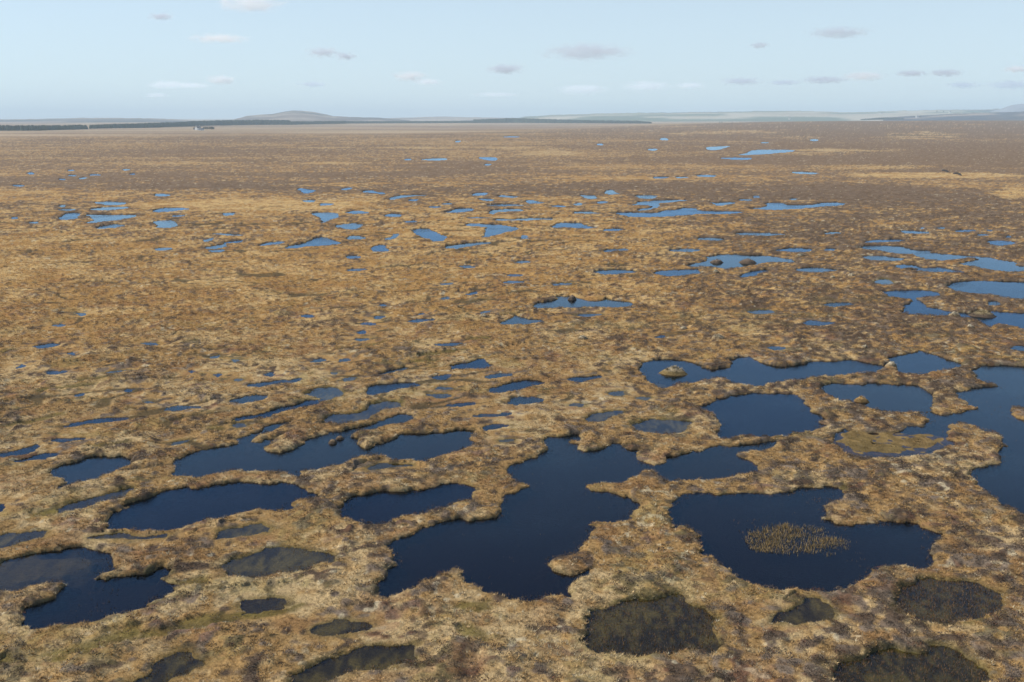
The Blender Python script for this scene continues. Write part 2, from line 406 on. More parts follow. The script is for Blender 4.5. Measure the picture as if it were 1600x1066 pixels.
 (None, "d", "636,313 645,311 656,312 647,315", None),
 (None, "d", "531,296 540,294 551,293 545,297", None),
 (None, "d", "564,299 577,297 592,300 603,302 597,304 580,301 570,301", None),
 (None, "d", "744,311 760,310 775,312 765,315", None),
 (None, "d", "755,321 775,319 800,319 826,321 800,322 770,322", None),
 (None, "d", "762,334 765,329 782,327 800,326 815,327 821,329 800,331 777,331 772,335", None),
 (None, "d", "767,344 785,342 800,342 825,341 855,341 866,341 865,344 837,344 800,345", None),
 (None, "d", "724,340 745,339 775,340 750,341", None),
 (None, "d", "630,347 640,345 656,345 645,348", None),
 (None, "d", "772,307 785,305 800,306 815,308 795,309", None),
 ("the flat pool with a notch", "d", "859,354 870,351 872,348 907,348 912,351 920,354 934,355 920,357 895,356 872,356", "flat light blue pool with a notched right end"),
 (None, "d", "941,359 955,357 979,358 970,360 950,361", None),
 (None, "d", "814,370 820,367 828,370 822,373 816,372", None),
 (None, "d", "859,322 870,321 886,322 875,324", None),
 (None, "d", "821,314 830,312 840,315 854,317 832,318 824,317", None),
 (None, "d", "897,319 902,316 912,319 910,321 900,321", None),
 (None, "d", "904,304 912,305 935,305 930,310 925,312 914,310", None),
 (None, "d", "930,316 937,314 949,315 947,317 935,318", None),
 (None, "d", "945,303 947,298 955,296 960,300 972,303 962,304", None),
 (None, "d", "989,307 997,305 1026,305 1025,310 1005,311", None),
 ("the snaking far pool", "d", "976,319 995,319 997,315 1017,315 1025,313 1050,312 1080,313 1060,315 1030,317 1025,319 1032,321 1025,325 1015,327 1005,329 997,329 1000,326 1017,325 1020,321 995,321", "thin light blue pool snaking in an S beyond the longest far pool"),
 (None, "d", "892,333 905,330 930,331 940,334 912,334", None),
 ("the longest far pool", "d", "960,332 975,332 1000,332 1030,333 1032,330 1055,328 1065,325 1087,325 1090,329 1115,330 1150,330 1162,332 1145,334 1120,334 1092,334 1075,336 1050,338 1012,339 980,338 967,335", "longest light blue pool of the far cluster, pointed both ends"),
 (None, "d", "1105,316 1120,317 1132,316 1150,316 1145,318 1130,321 1120,321 1113,318", None),
 (None, "d", "1154,312 1165,311 1175,312 1170,314", None),
 (None, "d", "1176,307 1188,305 1185,309 1178,309", None),
 ("the far arm pool", "d", "1161,326 1182,325 1197,324 1195,319 1200,317 1225,317 1227,320 1250,320 1272,320 1282,317 1307,316 1322,318 1317,321 1295,322 1270,324 1250,326 1225,327 1210,329 1200,327", "long light blue pool like an outstretched arm, right of the longest far pool"),
 (None, "d", "1232,311 1240,310 1247,311 1240,313", None),
 (None, "d", "1146,365 1165,363 1200,364 1215,365 1229,366 1210,368 1200,368 1182,368 1157,367", None),
 (None, "d", "1086,373 1105,371 1125,372 1137,374 1120,376 1105,375", None),
 (None, "d", "940,391 960,389 987,389 972,392 945,394", None),
 (None, "d", "1046,391 1060,389 1097,389 1090,392 1060,393", None),
 (None, "d", "1209,392 1222,388 1250,387 1274,390 1260,394 1225,394", None),
 (None, "d", "1284,390 1297,388 1311,389 1300,391", None),
 (None, "d", "1289,364 1302,362 1319,364 1310,365 1292,366", None),
 (None, "d", "1352,377 1375,375 1390,374 1417,375 1405,377 1380,379 1355,379", None),
 (None, "d", "1404,362 1415,360 1437,361 1455,364 1435,365 1410,365", None),
 (None, "d", "1489,360 1507,359 1527,359 1520,362 1495,362", None),
 (None, "d", "1525,367 1535,365 1547,367 1527,368", None),
 (None, "d", "1570,370 1580,368 1584,370 1575,372", None),
 (None, "d", "1542,376 1557,376 1577,377 1591,380 1575,382 1555,384 1546,382", None),
 (None, "d", "1436,356 1442,355 1447,356 1442,357", None),
 (None, "d", "1461,356 1479,355 1470,358", None),
 (None, "d", "1542,359 1553,359 1548,361", None),
 (None, "d", "240,304 250,302 268,304 260,307 245,307", None),
 (None, "d", "146,316 160,315 185,315 199,317 192,320 162,320 155,318", None),
 (None, "d", "139,327 155,324 197,323 207,324 190,327 162,329 145,329", None),
 (None, "d", "91,340 102,335 110,332 122,333 127,335 120,339 125,341 112,343 95,343", None),
 ("the left far pool", "d", "130,335 150,335 182,336 215,335 205,340 185,344 160,346 147,349 134,349 147,345 145,339", "widest of the light blue pools clustered far off at left"),
 (None, "d", "86,328 105,326 122,327 107,330", None),
 (None, "d", "90,321 100,320 104,322 95,324", None),
 (None, "d", "146,356 162,353 182,350 199,352 185,355 160,357", None),
 (None, "d", "235,331 247,326 270,324 297,326 287,328 270,330 247,332", None),
 ("the kidney pool", "d", "239,347 247,345 267,344 280,350 272,355 255,357 245,356 247,352", "light blue kidney-shaped pool right of the left far cluster"),
 (None, "d", "266,338 275,336 290,336 280,338", None),
 (None, "d", "346,335 355,332 372,333 357,337", None),
 (None, "d", "239,389 250,387 271,387 270,390 250,392", None),
 (None, "d", "331,366 336,364 375,366 380,368 350,368", None),
 (None, "d", "316,388 332,384 357,381 355,385 332,389", None),
 (None, "d", "322,392 337,390 352,390 345,394", None),
 (None, "d", "345,379 365,377 382,375 370,380 350,380", None),
 (None, "d", "317,378 324,373 335,371 327,376", None),
 (None, "d", "16,290 27,288 40,290 30,292", None),
 (None, "d", "104,267 111,265 119,266 112,268", None),
 (None, "d", "104,274 112,273 122,274 115,276", None),
 (None, "d", "136,274 145,272 159,273 150,275", None),
 (None, "d", "120,279 132,277 140,278 127,280", None),
 (None, "d", "89,280 97,279 105,280 97,281.5", None),
 (None, "d", "191,265 197,264 205,265 197,267", None),
 (None, "d", "42,271 49,269 56,271 49,273", None),
 (None, "d", "46,348 55,346 64,347 55,350", None),
 (None, "d", "16,340 22,339 29,340 22,342", None),
 (None, "d", "202,272 208,271 213,272 208,273.5", None),
 (None, "d", "652,250 670,248 697,247 699,250 680,251", None),
 (None, "d", "631,249 637,248 644,249 637,251", None),
 (None, "d", "745,246 760,245.5 775,246 778,249 772,252 755,249", None),
 (None, "d", "754,257 762,256 769,256.5 762,259", None),
 (None, "d", "782,214 800,213 815,214 800,215", None),
 (None, "d", "709,221 716,220 722,220.5 715,223", None),
 (None, "d", "1029,217 1040,215 1046,219 1035,219.5", None),
 (None, "d", "1010,234 1017,232 1029,233 1022,236", None),
 (None, "d", "931,226 937,224 945,226 937,227.5", None),
 (None, "d", "1101,230 1122,229 1145,228 1132,231 1125,234 1107,235", None),
 ("the horizon pool", "d", "1150,242 1167,240 1170,236 1185,234 1200,234 1222,234 1247,235 1232,238 1212,239 1200,241 1180,241.5 1165,242.5", "flat blue pool, largest of those near the horizon"),
 (None, "d", "1119,247 1150,246 1180,247 1167,250 1145,249.5", None),
 (None, "d", "1019,277 1030,276 1047,276 1040,279 1025,279", None),
 (None, "d", "1053,277 1062,276 1079,277 1065,279", None),
 (None, "d", "1085,274 1100,273 1121,274 1115,277 1095,276", None),
 (None, "d", "1232,269 1250,268 1281,270 1275,272 1250,272", None),
 (None, "d", "1186,223 1195,222 1203,223 1195,224", None),
 (None, "d", "1264,219 1271,217 1281,219 1272,221", None),
 (None, "d", "540,401 550,399 566,401 560,404 546,404", None),
 (None, "d", "539,422 555,420 575,420 572,423 552,424", None),
 (None, "d", "715,416 727,415 745,416 735,419", None),
 (None, "d", "783,441 795,439 812,439 825,440 810,443 790,444", None),
 (None, "d", "792,430 805,428 822,430 808,432", None),
 (None, "s", "861,445 875,442 896,442 892,445 870,447", None),
 (None, "d", "800,409 815,407 833,408 815,411", None),
 (None, "d", "467,494 480,491 496,494 482,496", None),
 (None, "d", "561,507 575,504 586,505 580,508", None),
 (None, "d", "584,496 592,493 602,495 595,498", None),
 (None, "d", "687,444 700,442 712,442 695,446", None),
 (None, "d", "722,460 735,457 752,455 737,461", None),
 (None, "d", "687,466 695,464 704,464 695,468", None),
 (None, "d", "592,477 600,475 608,477 600,479", None),
 (None, "d", "747,489 757,486 770,486 757,490", None),
 (None, "d", "559,519 567,517 574,519 568,522", None),
 (None, "d", "652,491 659,489 665,490 659,492", None),
 (None, "d", "551,530 562,528 580,530 570,532 557,533", None),
 (None, "d", "678,539 695,536 722,535 710,539 690,541", None),
 (None, "d", "482,566 492,561 508,559 507,563 495,566", None),
 (None, "d", "529,562 547,559 543,565 532,565", None),
 (None, "d", "586,585 607,580 625,575 643,573 627,579 600,585", None),
 (None, "d", "667,591 682,587 710,584 706,589 682,593", None),
 (None, "d", "754,591 770,585 790,584 803,585 782,590", None),
 (None, "s", "530,593 545,590 556,590 545,595", None),
 (None, "s", "675,607 690,605 707,607 695,610", None),
 (None, "s", "660,616 672,615 685,618 700,615 704,618 690,621 677,620", None),
 (None, "d", "694,634 715,630 747,629 735,633 710,636", None),
 (None, "d", "737,650 762,647 790,644 806,646 780,650 755,652", None),
 (None, "s", "510,582 520,581 532,582 525,586", None),
 (None, "d", "407,586 420,582 433,584 422,588", None),
 (None, "s", "947,615 960,610 978,611 972,616 955,618", None),
 (None, "s", "885,635 900,631 916,631 907,636", None),
 (None, "s", "990,622 1003,620 1017,621 1010,625", None),
 (None, "d", "1020,527 1032,524 1043,525 1030,528", None),
 (None, "d", "1198,543 1215,542 1229,544 1212,547", None),
 (None, "d", "50,542 67,539 82,536 95,538 80,542 60,544", "bright blue sliver pool, largest on the plain at the left edge"),
 (None, "d", "69,581 87,580 108,578 105,582 82,586 72,584", "small bright blue pool with a straight far bank near the left edge"),
 (None, "d", "102,552 111,550 120,552 113,556", None),
 (None, "d", "25,571 35,569 39,572 32,575", None),
 (None, "s", "162,583 180,580 207,578 185,582", None),
 (None, "s", "221,537 235,535 246,539 232,541", None),
 (None, "s", "325,558 337,556 348,555 343,559 330,560", None),
 (None, "s", "360,563 372,560 372,564 363,567", None),
 (None, "d", "289,581 300,579 298,583", None),
 (None, "d", "331,587 338,585 345,587 336,590", None),
 (None, "d", "255,641 265,636 287,635 317,636 300,639 270,642", None),
 (None, "d", "115,618 125,614 137,614 130,618", None),
 (None, "d", "190,610 205,607 216,607 205,611", None),
 (None, "s", "225,627 242,625 240,630 230,630", None),
 (None, "s", "362,594 372,592 380,592 375,596", None),
 (None, "d", "118,490 126,489 135,490 132,493 122,493", None),
 (None, "d", "82,508 91,506.5 100,507 97,510 88,510", None),
 (None, "s", "575,731 590,725 610,724 630,725 647,729 620,729 600,733 582,734", "small grey shallow pool between the branching and sausage pools"),
 (None, "d", "758,671 763,665 772,663 785,664 800,664 782,668 772,671 765,674", "small blue inlet pool at the branching pool's right tip"),
 (None, "s", "777,689 792,685 805,685 795,691 780,692", "small grey pool between the branching and giant winding pools"),
 (None, "s", "377,942 390,939 400,937 425,934 445,934 451,937 440,945 420,952 400,956 387,955 382,947", "small blackish hollow of water right in front of the grey lens pool"),
 (None, "s", "485,985 500,976 520,971 550,971 575,972 585,974 570,981 545,986 525,991 505,992 500,987", "small brown lens pool beyond the curved bottom pool"),
 ("the curved bottom pool", "s", "457,1062 480,1044 505,1031 535,1022 562,1012 590,1011 617,1009 645,1010 650,1017 640,1030 612,1039 580,1042 555,1047 530,1056 505,1060 490,1064 470,1072 455,1072", "curved olive-brown shallow pool at the photo's lower edge"),
 (None, "s", "195,1067 220,1060 240,1050 250,1035 262,1022 282,1017 300,1020 307,1030 320,1034 305,1042 287,1050 270,1051 255,1060 240,1072 205,1082", "black mossy pool at the photo's lower edge, left of the curved one"),
]
HOLLOWS = [
 "60,1025 100,1018 145,1008 165,1000 185,996 197,982 212,979 220,985 217,995 260,982 310,968 370,958 400,960 470,945 475,950 420,962 330,976 260,990 190,1004 165,1015 110,1024",
 "270,912 287,907 312,906 330,910 315,915 287,916",
 "715,946 730,942 755,942 763,946 745,955 730,955",
 "715,982 735,976 750,985 758,995 735,1000 718,995",
 "45,806 70,799 95,795 90,803 65,808",
 "0,668 30,662 60,655 85,648 105,647 80,654 40,664 5,670",
 "55,610 90,606 130,601 150,601 110,607 70,612",
 "130,700 160,696 190,691 210,690 180,697 145,702",
 "330,668 348,665 345,672 332,673",
 "1310,760 1315,755 1322,758 1320,766",
 "75,1035 90,1030 100,1034 85,1040",
 "0,1036 18,1033 25,1037 0,1042",
 "1560,740 1580,750 1600,760 1600,770 1575,760",
 "650,558 690,550 720,548 735,546 700,553 660,560",
 "0,550 25,546 24,549 0,554",
 "725,531 745,528 770,527 750,531",
 "560,540 590,536 600,532 605,534 575,541",
 "630,567 660,565 690,562 670,567",
 "110,595 150,592 185,588 150,594",
]
ISLANDS = [  # land inside a pool: right hand spit
 "1573,641 1580,637 1600,640 1630,645 1700,650 1700,668 1640,664 1615,662 1600,657 1587,652",
]


def chaikin(p):
    q = np.roll(p, -1, axis=0)
    a, c = 0.75 * p + 0.25 * q, 0.25 * p + 0.75 * q
    return np.stack([a, c], axis=1).reshape(-1, 2)


def area2(p):
    x, y = p[:, 0], p[:, 1]
    return np.sum(x * np.roll(y, -1) - np.roll(x, -1) * y)


def outline_world(p, lift=0.22):
    """photo outline -> world XY; the near shore is seen over the top of its bank, the far shore at the water's edge"""
    if area2(p) < 0:
        p = p[::-1]
    if len(p) < 26:
        p = chaikin(chaikin(p))
    d = np.roll(p, -1, axis=0) - np.roll(p, 1, axis=0)
    n = np.stack([d[:, 1], -d[:, 0]], axis=1)
    n /= np.linalg.norm(n, axis=1)[:, None] + 1e-9      # outward for positive area with y down
    z = lift * (0.9 if p[:, 1].mean() < 330 else 1.0) * np.clip(n[:, 1] * 1.6, 0, 1)
    return np.array([ground(a[0], a[1], zz)[:2] for a, zz in zip(p, z)])


POLY = [outline_world(pts(s), 0.22 if np.ptp(pts(s)[:, 1]) > 14 else (0.17 if pts(s)[:, 1].mean() < 420 else 0.07)) for _n, _k, s, _l in POOLS]
HOLLOW_POLY = [outline_world(pts(s), 0.1) for s in HOLLOWS]
ISLAND_POLY = [outline_world(pts(s), 0.0) for s in ISLANDS]

def flat_poly(s):
    return np.array([ground(a, c, 0.0)[:2] for a, c in pts(s)])


# ------------------------------------------------------------------ terrain sheet
F1K = FPX * 1024 / 1600
rows = []
ypix = 760.0                                     # row in 1024-wide pixels
hor1k = HOR * 0.64
while ypix > hor1k + 2.2:
    b_ = (341.0 - ypix) / F1K
    rows.append(-H * (cp + b_ * sp) / (-sp + b_ * cp))
    ypix -= 0.72 if ypix > 215 else 0.5
rows = np.array(rows)
rows = np.concatenate([rows, np.geomspace(rows[-1] * 1.05, 30000, 30)])
u = np.linspace(-0.70, 0.70, 1900)
Y = np.repeat(rows[:, None], len(u), axis=1)
X = u[None, :] * (Y * cp + H * sp)
NR, NC = Y.shape
x, y = X.ravel(), Y.ravel()
dist = np.hypot(x, y)
rowstep = np.repeat(np.gradient(rows)[:, None], NC, axis=1).ravel()


def seg_sdf(px, py, poly):
    """signed distance to a closed outline: negative inside"""
    best = np.full(len(px), 1e9, dtype=np.float32)
    inside = np.zeros(len(px), dtype=bool)
    a = poly
    c = np.roll(poly, -1, axis=0)
    px = px.astype(np.float32)
    py = py.astype(np.float32)
    for (ax, ay), (bx, by) in zip(a, c):
        ex, ey = bx - ax, by - ay
        L = ex * ex + ey * ey + 1e-12
        wx, wy = px - np.float32(ax), py - np.float32(ay)
        t = np.clip((wx * np.float32(ex) + wy * np.float32(ey)) / np.float32(L), 0, 1)
        dx, dy = wx - t * np.float32(ex), wy - t * np.float32(ey)
        np.minimum(best, dx * dx + dy * dy, out=best)
        if ay != by:
            cross = ((py >= ay) & (py < by)) | ((py >= by) & (py < ay))
            if cross.any():
                inside ^= cross & (px < ax + (py - ay) * (ex / ey))
    d = np.sqrt(best)
    return np.where(inside, -d, d)


def near_points(poly, margin, qx, qy):
    lo, hi = poly.min(axis=0) - margin, poly.max(axis=0) + margin
    return np.nonzero((qx > lo[0]) & (qx < hi[0]) & (qy > lo[1]) & (qy < hi[1]))[0]


# a ragged shore: the outline is looked up at slightly wandering places
wob = np.clip(dist / 90.0, 0.8, 4.0)
wx_ = x + (noise(x / 1.3, y / 1.3, 11) - 0.5) * 0.75 + (noise(x / 0.45, y / 0.45, 12) - 0.5) * 0.42 + (noise(x / 4, y / 4, 15) - 0.5) * 0.4 * (wob - 0.8)
wy_ = y + (noise(x / 1.3, y / 1.3, 13) - 0.5) * 0.75 + (noise(x / 0.45, y / 0.45, 14) - 0.5) * 0.42 + (noise(x / 4, y / 4, 16) - 0.5) * 0.4 * (wob - 0.8)
SD = np.full(len(x), 50.0, dtype=np.float32)
PID = np.full(len(x), -1, dtype=np.int32)
for i, poly in enumerate(POLY):
    idx = near_points(poly, 3.0, x, y)
    if len(idx) == 0:
        continue
    d = seg_sdf(wx_[idx], wy_[idx], poly)
    upd = d < SD[idx]
    SD[idx[upd]] = d[upd]
    PID[idx[upd]] = i
for poly in ISLAND_POLY:
    idx = near_points(poly, 3.0, x, y)
    if len(idx):
        SD[idx] = np.maximum(SD[idx], -seg_sdf(wx_[idx], wy_[idx], poly))
HD = np.full(len(x), 50.0, dtype=np.float32)
for poly in HOLLOW_POLY:
    idx = near_points(poly, 3.0, x, y)
    if len(idx):
        HD[idx] = np.minimum(HD[idx], seg_sdf(wx_[idx], wy_[idx], poly))

SHOALS = [flat_poly(s) for s in (
    "-60,905 -20,888 40,874 100,867 140,865 160,874 152,884 130,893 100,902 60,908 20,914 -30,918",
    "1300,687 1309,678 1330,672 1360,676 1400,677 1440,676 1475,680 1482,692 1470,700 1430,710 1380,714 1330,710 1308,699",
    "1010,590 1022,596 1045,600 1040,606 1024,606")]
SHO = np.zeros(len(x), dtype=np.float32)
for poly in SHOALS:
    idx = near_points(poly, 3.0, x, y)
    SHO[idx] = np.maximum(SHO[idx], sstep(0.7, -0.6, seg_sdf(wx_[idx], wy_[idx], poly) + (noise(x[idx] / 1.3, y[idx] / 1.3, 66) - 0.5) * 1.4))

zz_cam = y * cp + H * sp
photo_x = 800 + x / zz_cam * FPX
photo_y = 533 + FPX * (H * cp - y * sp) / zz_cam

kinds = np.array([k for _n, k, _s, _l in POOLS])
shallow = np.zeros(len(x), dtype=bool)
ok = PID >= 0
shallow[ok] = kinds[PID[ok]] == "s"

# height: low banks round the water, hummocks and long low ridges between
n06 = noise(x / 0.5, y / 0.5, 21)
n1m = noise(x / 1.1, y / 1.1, 22)
n3m = noise(x / 3.0, y / 3.0, 23)
n9m = noise(x / 9.0, y / 9.0, 24)
n40 = noise(x / 38.0, y / 38.0, 25)
n150 = noise(x / 150.0, y / 150.0, 26)
n500 = noise(x / 420.0, y / 420.0, 27)
rx, ry = x * 0.87 + y * 0.5, y * 0.87 - x * 0.5
ridge = noise(rx / 16.0, ry / 3.6, 28)
# long narrow hollows that run slantwise between low ridges, mostly on the left
left_mid = sstep(78, 92, dist) * sstep(420, 300, dist) * (0.35 + 0.65 * sstep(30, -8, x - 0.12 * y))
gw = 0.045 + 0.03 * sstep(120, 300, dist)
groove = sstep(gw, gw * 0.4, np.abs(noise(rx / 11.0, ry / 3.2, 47) - 0.5)) * sstep(0.40, 0.55, noise(rx / 16.0, ry / 6.0, 48)) * left_mid
land = np.clip(SD, 0, None)
ext = np.array([min(np.ptp(q[:, 0]), np.ptp(q[:, 1])) for q in POLY])
pb = np.clip(ext / 6.0, 0.28, 1.0)
low = np.ones(len(x), dtype=np.float32)
low[PID >= 0] = pb[PID[PID >= 0]]
low = low + (1 - low) * sstep(0.8, 3.0, land)
bank = 1 - np.exp(-land / 0.20)
far_calm = np.clip(1 - (dist - 90) / 350, 0.30, 1)
hump = (0.34 * (n1m - 0.5) + 0.17 * (n06 - 0.5) + 0.28 * (n3m - 0.5) + 0.22 * (n9m - 0.5) + 0.24 * (ridge - 0.5) * sstep(75, 110, dist)) * far_calm
z = ((0.11 + 0.23 * n3m) * bank + hump * (1 - np.exp(-land / 0.9)) + 0.05 * (n06 - 0.3) * bank) * low
z = z - 0.24 * groove
z = np.maximum(z, 0.02 + 0.08 * bank * low)
hol = np.maximum(sstep(0.5, -0.15, HD), 0)
z = z * (1 - hol) + hol * (0.02 + 0.05 * n1m)
depth = np.where(shallow, 0.16, 0.75)
under = np.clip(-SD, 0, None)
zw = -depth * (1 - np.exp(-under / np.where(shallow, 0.45, 0.55))) - 0.015
zw += np.where(shallow, 0.06 * (n1m - 0.5) + 0.04 * (n06 - 0.5), 0) * np.clip(under, 0, 1)
bay = sstep(1290, 1300, photo_x) * sstep(720, 712, photo_y) * sstep(665, 672, photo_y)
zw = zw * (1 - SHO) + SHO * np.minimum(-0.02, -0.14 + 0.10 * n1m + 0.06 * n06) * np.clip(under * 3, 0.1, 1)
zw = np.where(bay > 0.5, zw * (1 - SHO) + SHO * (0.085 * (n1m * .4 + n3m * .6 - 0.45) + 0.05 * (n06 - .5)), zw)
z = np.where(SD > 0, z, np.where(bay > 0.5, zw, np.minimum(zw, -0.01)))
# the plain swells gently far off to the right and rolls at the horizon
pxx = 800 + u[None, :] * FPX + 0 * Y
pxx = pxx.ravel()
z += 19.0 * sstep(1500, 3400, y) * sstep(850, 1350, pxx) * (1 - 0.9 * sstep(3600, 5200, y))
z += 5.0 * (n500 - 0.5) * sstep(1500, 4000, y)

# ------------------------------------------------------------------ ground colour
G_GOLD = np.array((0.300, 0.188, 0.076))
G_STRAW = np.array((0.41, 0.30, 0.155))
G_RUST = np.array((0.20, 0.105, 0.046))
HEA = np.array((0.082, 0.056, 0.037))
HEA_GREY = np.array((0.155, 0.118, 0.086))
MOSS = np.array((0.16, 0.125, 0.035))
LICHEN = np.array((0.48, 0.41, 0.27))
PALE = np.array((0.33, 0.25, 0.165))
PEAT = np.array((0.016, 0.012, 0.010))
BOTTOM = np.array((0.150, 0.135, 0.058))

# broad patches of pale grass seen on the plain: photo centre, half sizes, strength
PATCH = [(470, 318, 190, 14, .8), (300, 322, 120, 10, .6), (1480, 274, 150, 4.5, .8), (1370, 262, 110, 5, .5), (1330, 238, 90, 8, .6), (1440, 212, 60, 5, .7), (1590, 303, 50, 8, .8),
         (520, 256, 60, 3, .6), (640, 232, 300, 2.5, .5), (850, 240, 60, 4, .6), (480, 290, 130, 5, .5), (200, 256, 160, 5, .5), (700, 360, 110, 14, .5), (60, 430, 120, 20, .4),
         (1250, 214, 70, 3, .5), (1130, 209, 90, 2.5, .5), (640, 270, 130, 4, -.5), (720, 262, 160, 9, -.6), (620, 275, 200, 7, -.5), (1480, 245, 200, 10, -.5), (1100, 290, 250, 8, -.3),
         (1300, 300, 160, 9, -.5), (150, 270, 180, 20, -.35), (1480, 330, 200, 20, -.2), (400, 240, 300, 8, -.2), (250, 300, 160, 6, -.2), (1520, 228, 120, 6, -.5)]
patch = np.zeros(len(x), dtype=np.float32)
for cx_, cy_, rx_, ry_, s_ in PATCH:
    q = ((photo_x - cx_) / rx_) ** 2 + ((photo_y - cy_) / ry_) ** 2
    q = q + (n40 - 0.5) * 1.6 + (n150 - 0.5) * 0.8
    patch += s_ * sstep(1.3, 0.1, q)

# share of heather against grass, by distance and side
hz = np.interp(photo_y, [188, 215, 222, 260, 295, 330, 420, 560, 700, 1066], [.53, .54, .52, .50, .45, .37, .345, .36, .40, .47])
hz = hz + 0.12 * sstep(700, 1400, photo_x) * sstep(1000, 500, photo_y) + 0.09 * sstep(900, 1350, photo_x) - 0.06 * sstep(500, 0, photo_x) * sstep(400, 700, photo_y)
yb = np.interp(photo_x, [0, 600, 800, 1000, 1200, 1600], [213, 212, 205, 199, 190.5, 187])
streak = noise(x / 900.0, y / 160.0, 41) * 0.6 + noise(x / 300.0, y / 70.0, 42) * 0.4
straw_far = sstep(3.0, -3.5, photo_y - yb - (n500 - .5) * 4 - (streak - 0.5) * 7)
hz = hz + 0.48 * ((noise(x / 150.0, y / 45.0, 44) * 0.6 + noise(x / 60.0, y / 18.0, 45) * 0.4) - 0.5) * sstep(180, 450, dist)
hz = hz + 0.14 * np.exp(-np.clip(SD, 0, 40) / 1.6) * sstep(90, 180, dist)
nd = sstep(160, 420, dist)
fine = 0.42 * noise(x / 0.75, y / 0.75, 29) + 0.26 * n06 + 0.16 * n3m + 0.09 * n9m + 0.07 * n40
wide = 0.34 * n1m + 0.24 * n3m + 0.16 * n9m + 0.14 * n06 + 0.12 * n40
clump = fine * (1 - nd) + wide * nd
clump = (clump - 0.5) * (1 - 0.25 * sstep(150, 500, dist)) + 0.5 + (n150 - .5) * 0.16 * sstep(200, 500, dist)
hf = sstep(-0.11, 0.11, hz - 0.5 - patch * 0.42 + (clump - 0.5) * 1.45)
hf = hf * (1 - 0.85 * straw_far)
tone = noise(x / 0.8, y / 0.8, 31) * 0.5 + noise(x / 6.0, y / 6.0, 32) * 0.5
ton2 = noise(x / 1.6, y / 1.6, 33)
t_ = sstep(0.42, 0.75, tone + 0.25 * np.clip(patch, 0, 1))[:, None]
grass = G_GOLD * (1 - t_) + G_STRAW * t_
rust = sstep(0.62, 0.85, noise(x / 2.3, y / 2.3, 34))[:, None] * 0.5
grass = grass * (1 - rust) + G_RUST * rust
gw_ = (sstep(95, 180, dist) * sstep(900, 400, dist))[:, None]
grass = grass * (1 + gw_ * np.array((0.13, 0.04, -0.14)))
k_ = sstep(0.35, 0.75, ton2)[:, None]
heath = (HEA * (1 - k_) + HEA_GREY * k_) * 1.15
wm_ = (0.45 * sstep(95, 170, dist))[:, None]
heath = heath * (1 - wm_) + np.array((0.14, 0.088, 0.048)) * wm_
C = grass * (1 - hf[:, None]) + heath * hf[:, None]
li = (sstep(0.80, 0.90, noise(x / 0.7, y / 0.7, 35)) * sstep(0.45, 0.7, noise(x / 5, y / 5, 36)))[:, None] * 0.7
C = C * (1 - li) + LICHEN * li
pl = PALE * (0.45 + 1.1 * streak)[:, None]
pur = (sstep(0.52, 0.72, noise(x / 700.0, y / 120.0, 43)) * straw_far)[:, None] * 0.75
pl = pl * (1 - pur) + np.array((0.17, 0.125, 0.11)) * pur
C = C * (1 - 0.8 * straw_far[:, None]) + pl * 0.8 * straw_far[:, None]
# heather browns slowly towards the far plain
dull = (0.35 * sstep(250, 700, dist) * (1 - straw_far) * (1 - np.clip(patch, 0, 1)))[:, None]
C = C * (1 - dull) + np.array((0.245, 0.158, 0.086)) * dull
gl_ = (sstep(0.66, 0.78, noise(x / 4.0, y / 4.0, 53) * 0.7 + n06 * 0.3) * sstep(260, 120, dist))[:, None] * 0.35
C = C * (1 - gl_) + np.array((0.20, 0.165, 0.055)) * gl_
rd_ = (sstep(0.68, 0.80, noise(x / 2.6, y / 2.6, 54) * 0.7 + n06 * 0.3) * sstep(260, 120, dist))[:, None] * 0.4
C = C * (1 - rd_) + np.array((0.19, 0.085, 0.045)) * rd_
LAWN = (gl_ + rd_)[:, 0]
ms_ = (0.75 * np.exp(-(land / 0.55) ** 2) * shallow * (SD > 0) * (0.4 + 0.6 * n1m))[:, None]
C = C * (1 - ms_) + np.array((0.115, 0.090, 0.030)) * ms_
# wet fringe, mossy hollows, pool beds
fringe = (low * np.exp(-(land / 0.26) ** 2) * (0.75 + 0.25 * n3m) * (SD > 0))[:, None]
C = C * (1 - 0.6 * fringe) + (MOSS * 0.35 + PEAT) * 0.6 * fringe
gm = (groove * 0.85)[:, None]
C = C * (1 - gm) + np.array((0.055, 0.042, 0.021)) * gm
hm = (hol * 0.8)[:, None]
C = C * (1 - hm) + (MOSS * (0.35 + 0.6 * noise(x / 0.9, y / 0.9, 37))[:, None]) * hm
bedv = (0.35 + 0.9 * sstep(0.3, 0.75, noise(x / 0.35, y / 0.8, 38) * 0.5 + noise(x / 2.2, y / 2.2, 39) * 0.5))[:, None]
bed = np.where(shallow[:, None], BOTTOM * bedv, PEAT)
wetm = (SD <= 0)[:, None]
edge = np.exp(-under / 0.5)[:, None]
bed = np.where(shallow[:, None], bed * (1 - 0.5 * edge) + MOSS * 0.6 * 0.5 * edge, bed)
shc = np.where(bay[:, None] > 0.5, np.array((0.20, 0.135, 0.052)), np.array((0.15, 0.165, 0.085))) * (0.55 + 0.7 * noise(x / 0.6, y / 1.1, 67))[:, None]
bed = bed * (1 - SHO[:, None]) + shc * SHO[:, None]
C = np.where(wetm, bed, C)

V = np.stack([x, y, z], axis=1)
ii = (np.arange(NR - 1)[:, None] * NC + np.arange(NC - 1)[None, :]).ravel()
F = np.stack([ii, ii + 1, ii + NC + 1, ii + NC], axis=1)
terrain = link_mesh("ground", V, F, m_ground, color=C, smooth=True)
tag(terrain, kind="structure")

# ------------------------------------------------------------------ water of each pool, a thing of its own
GROUP = "peat pools on the bog"
landmarks = [(pts(s).mean(axis=0), nm) for nm, _k, s, _l in POOLS if nm]


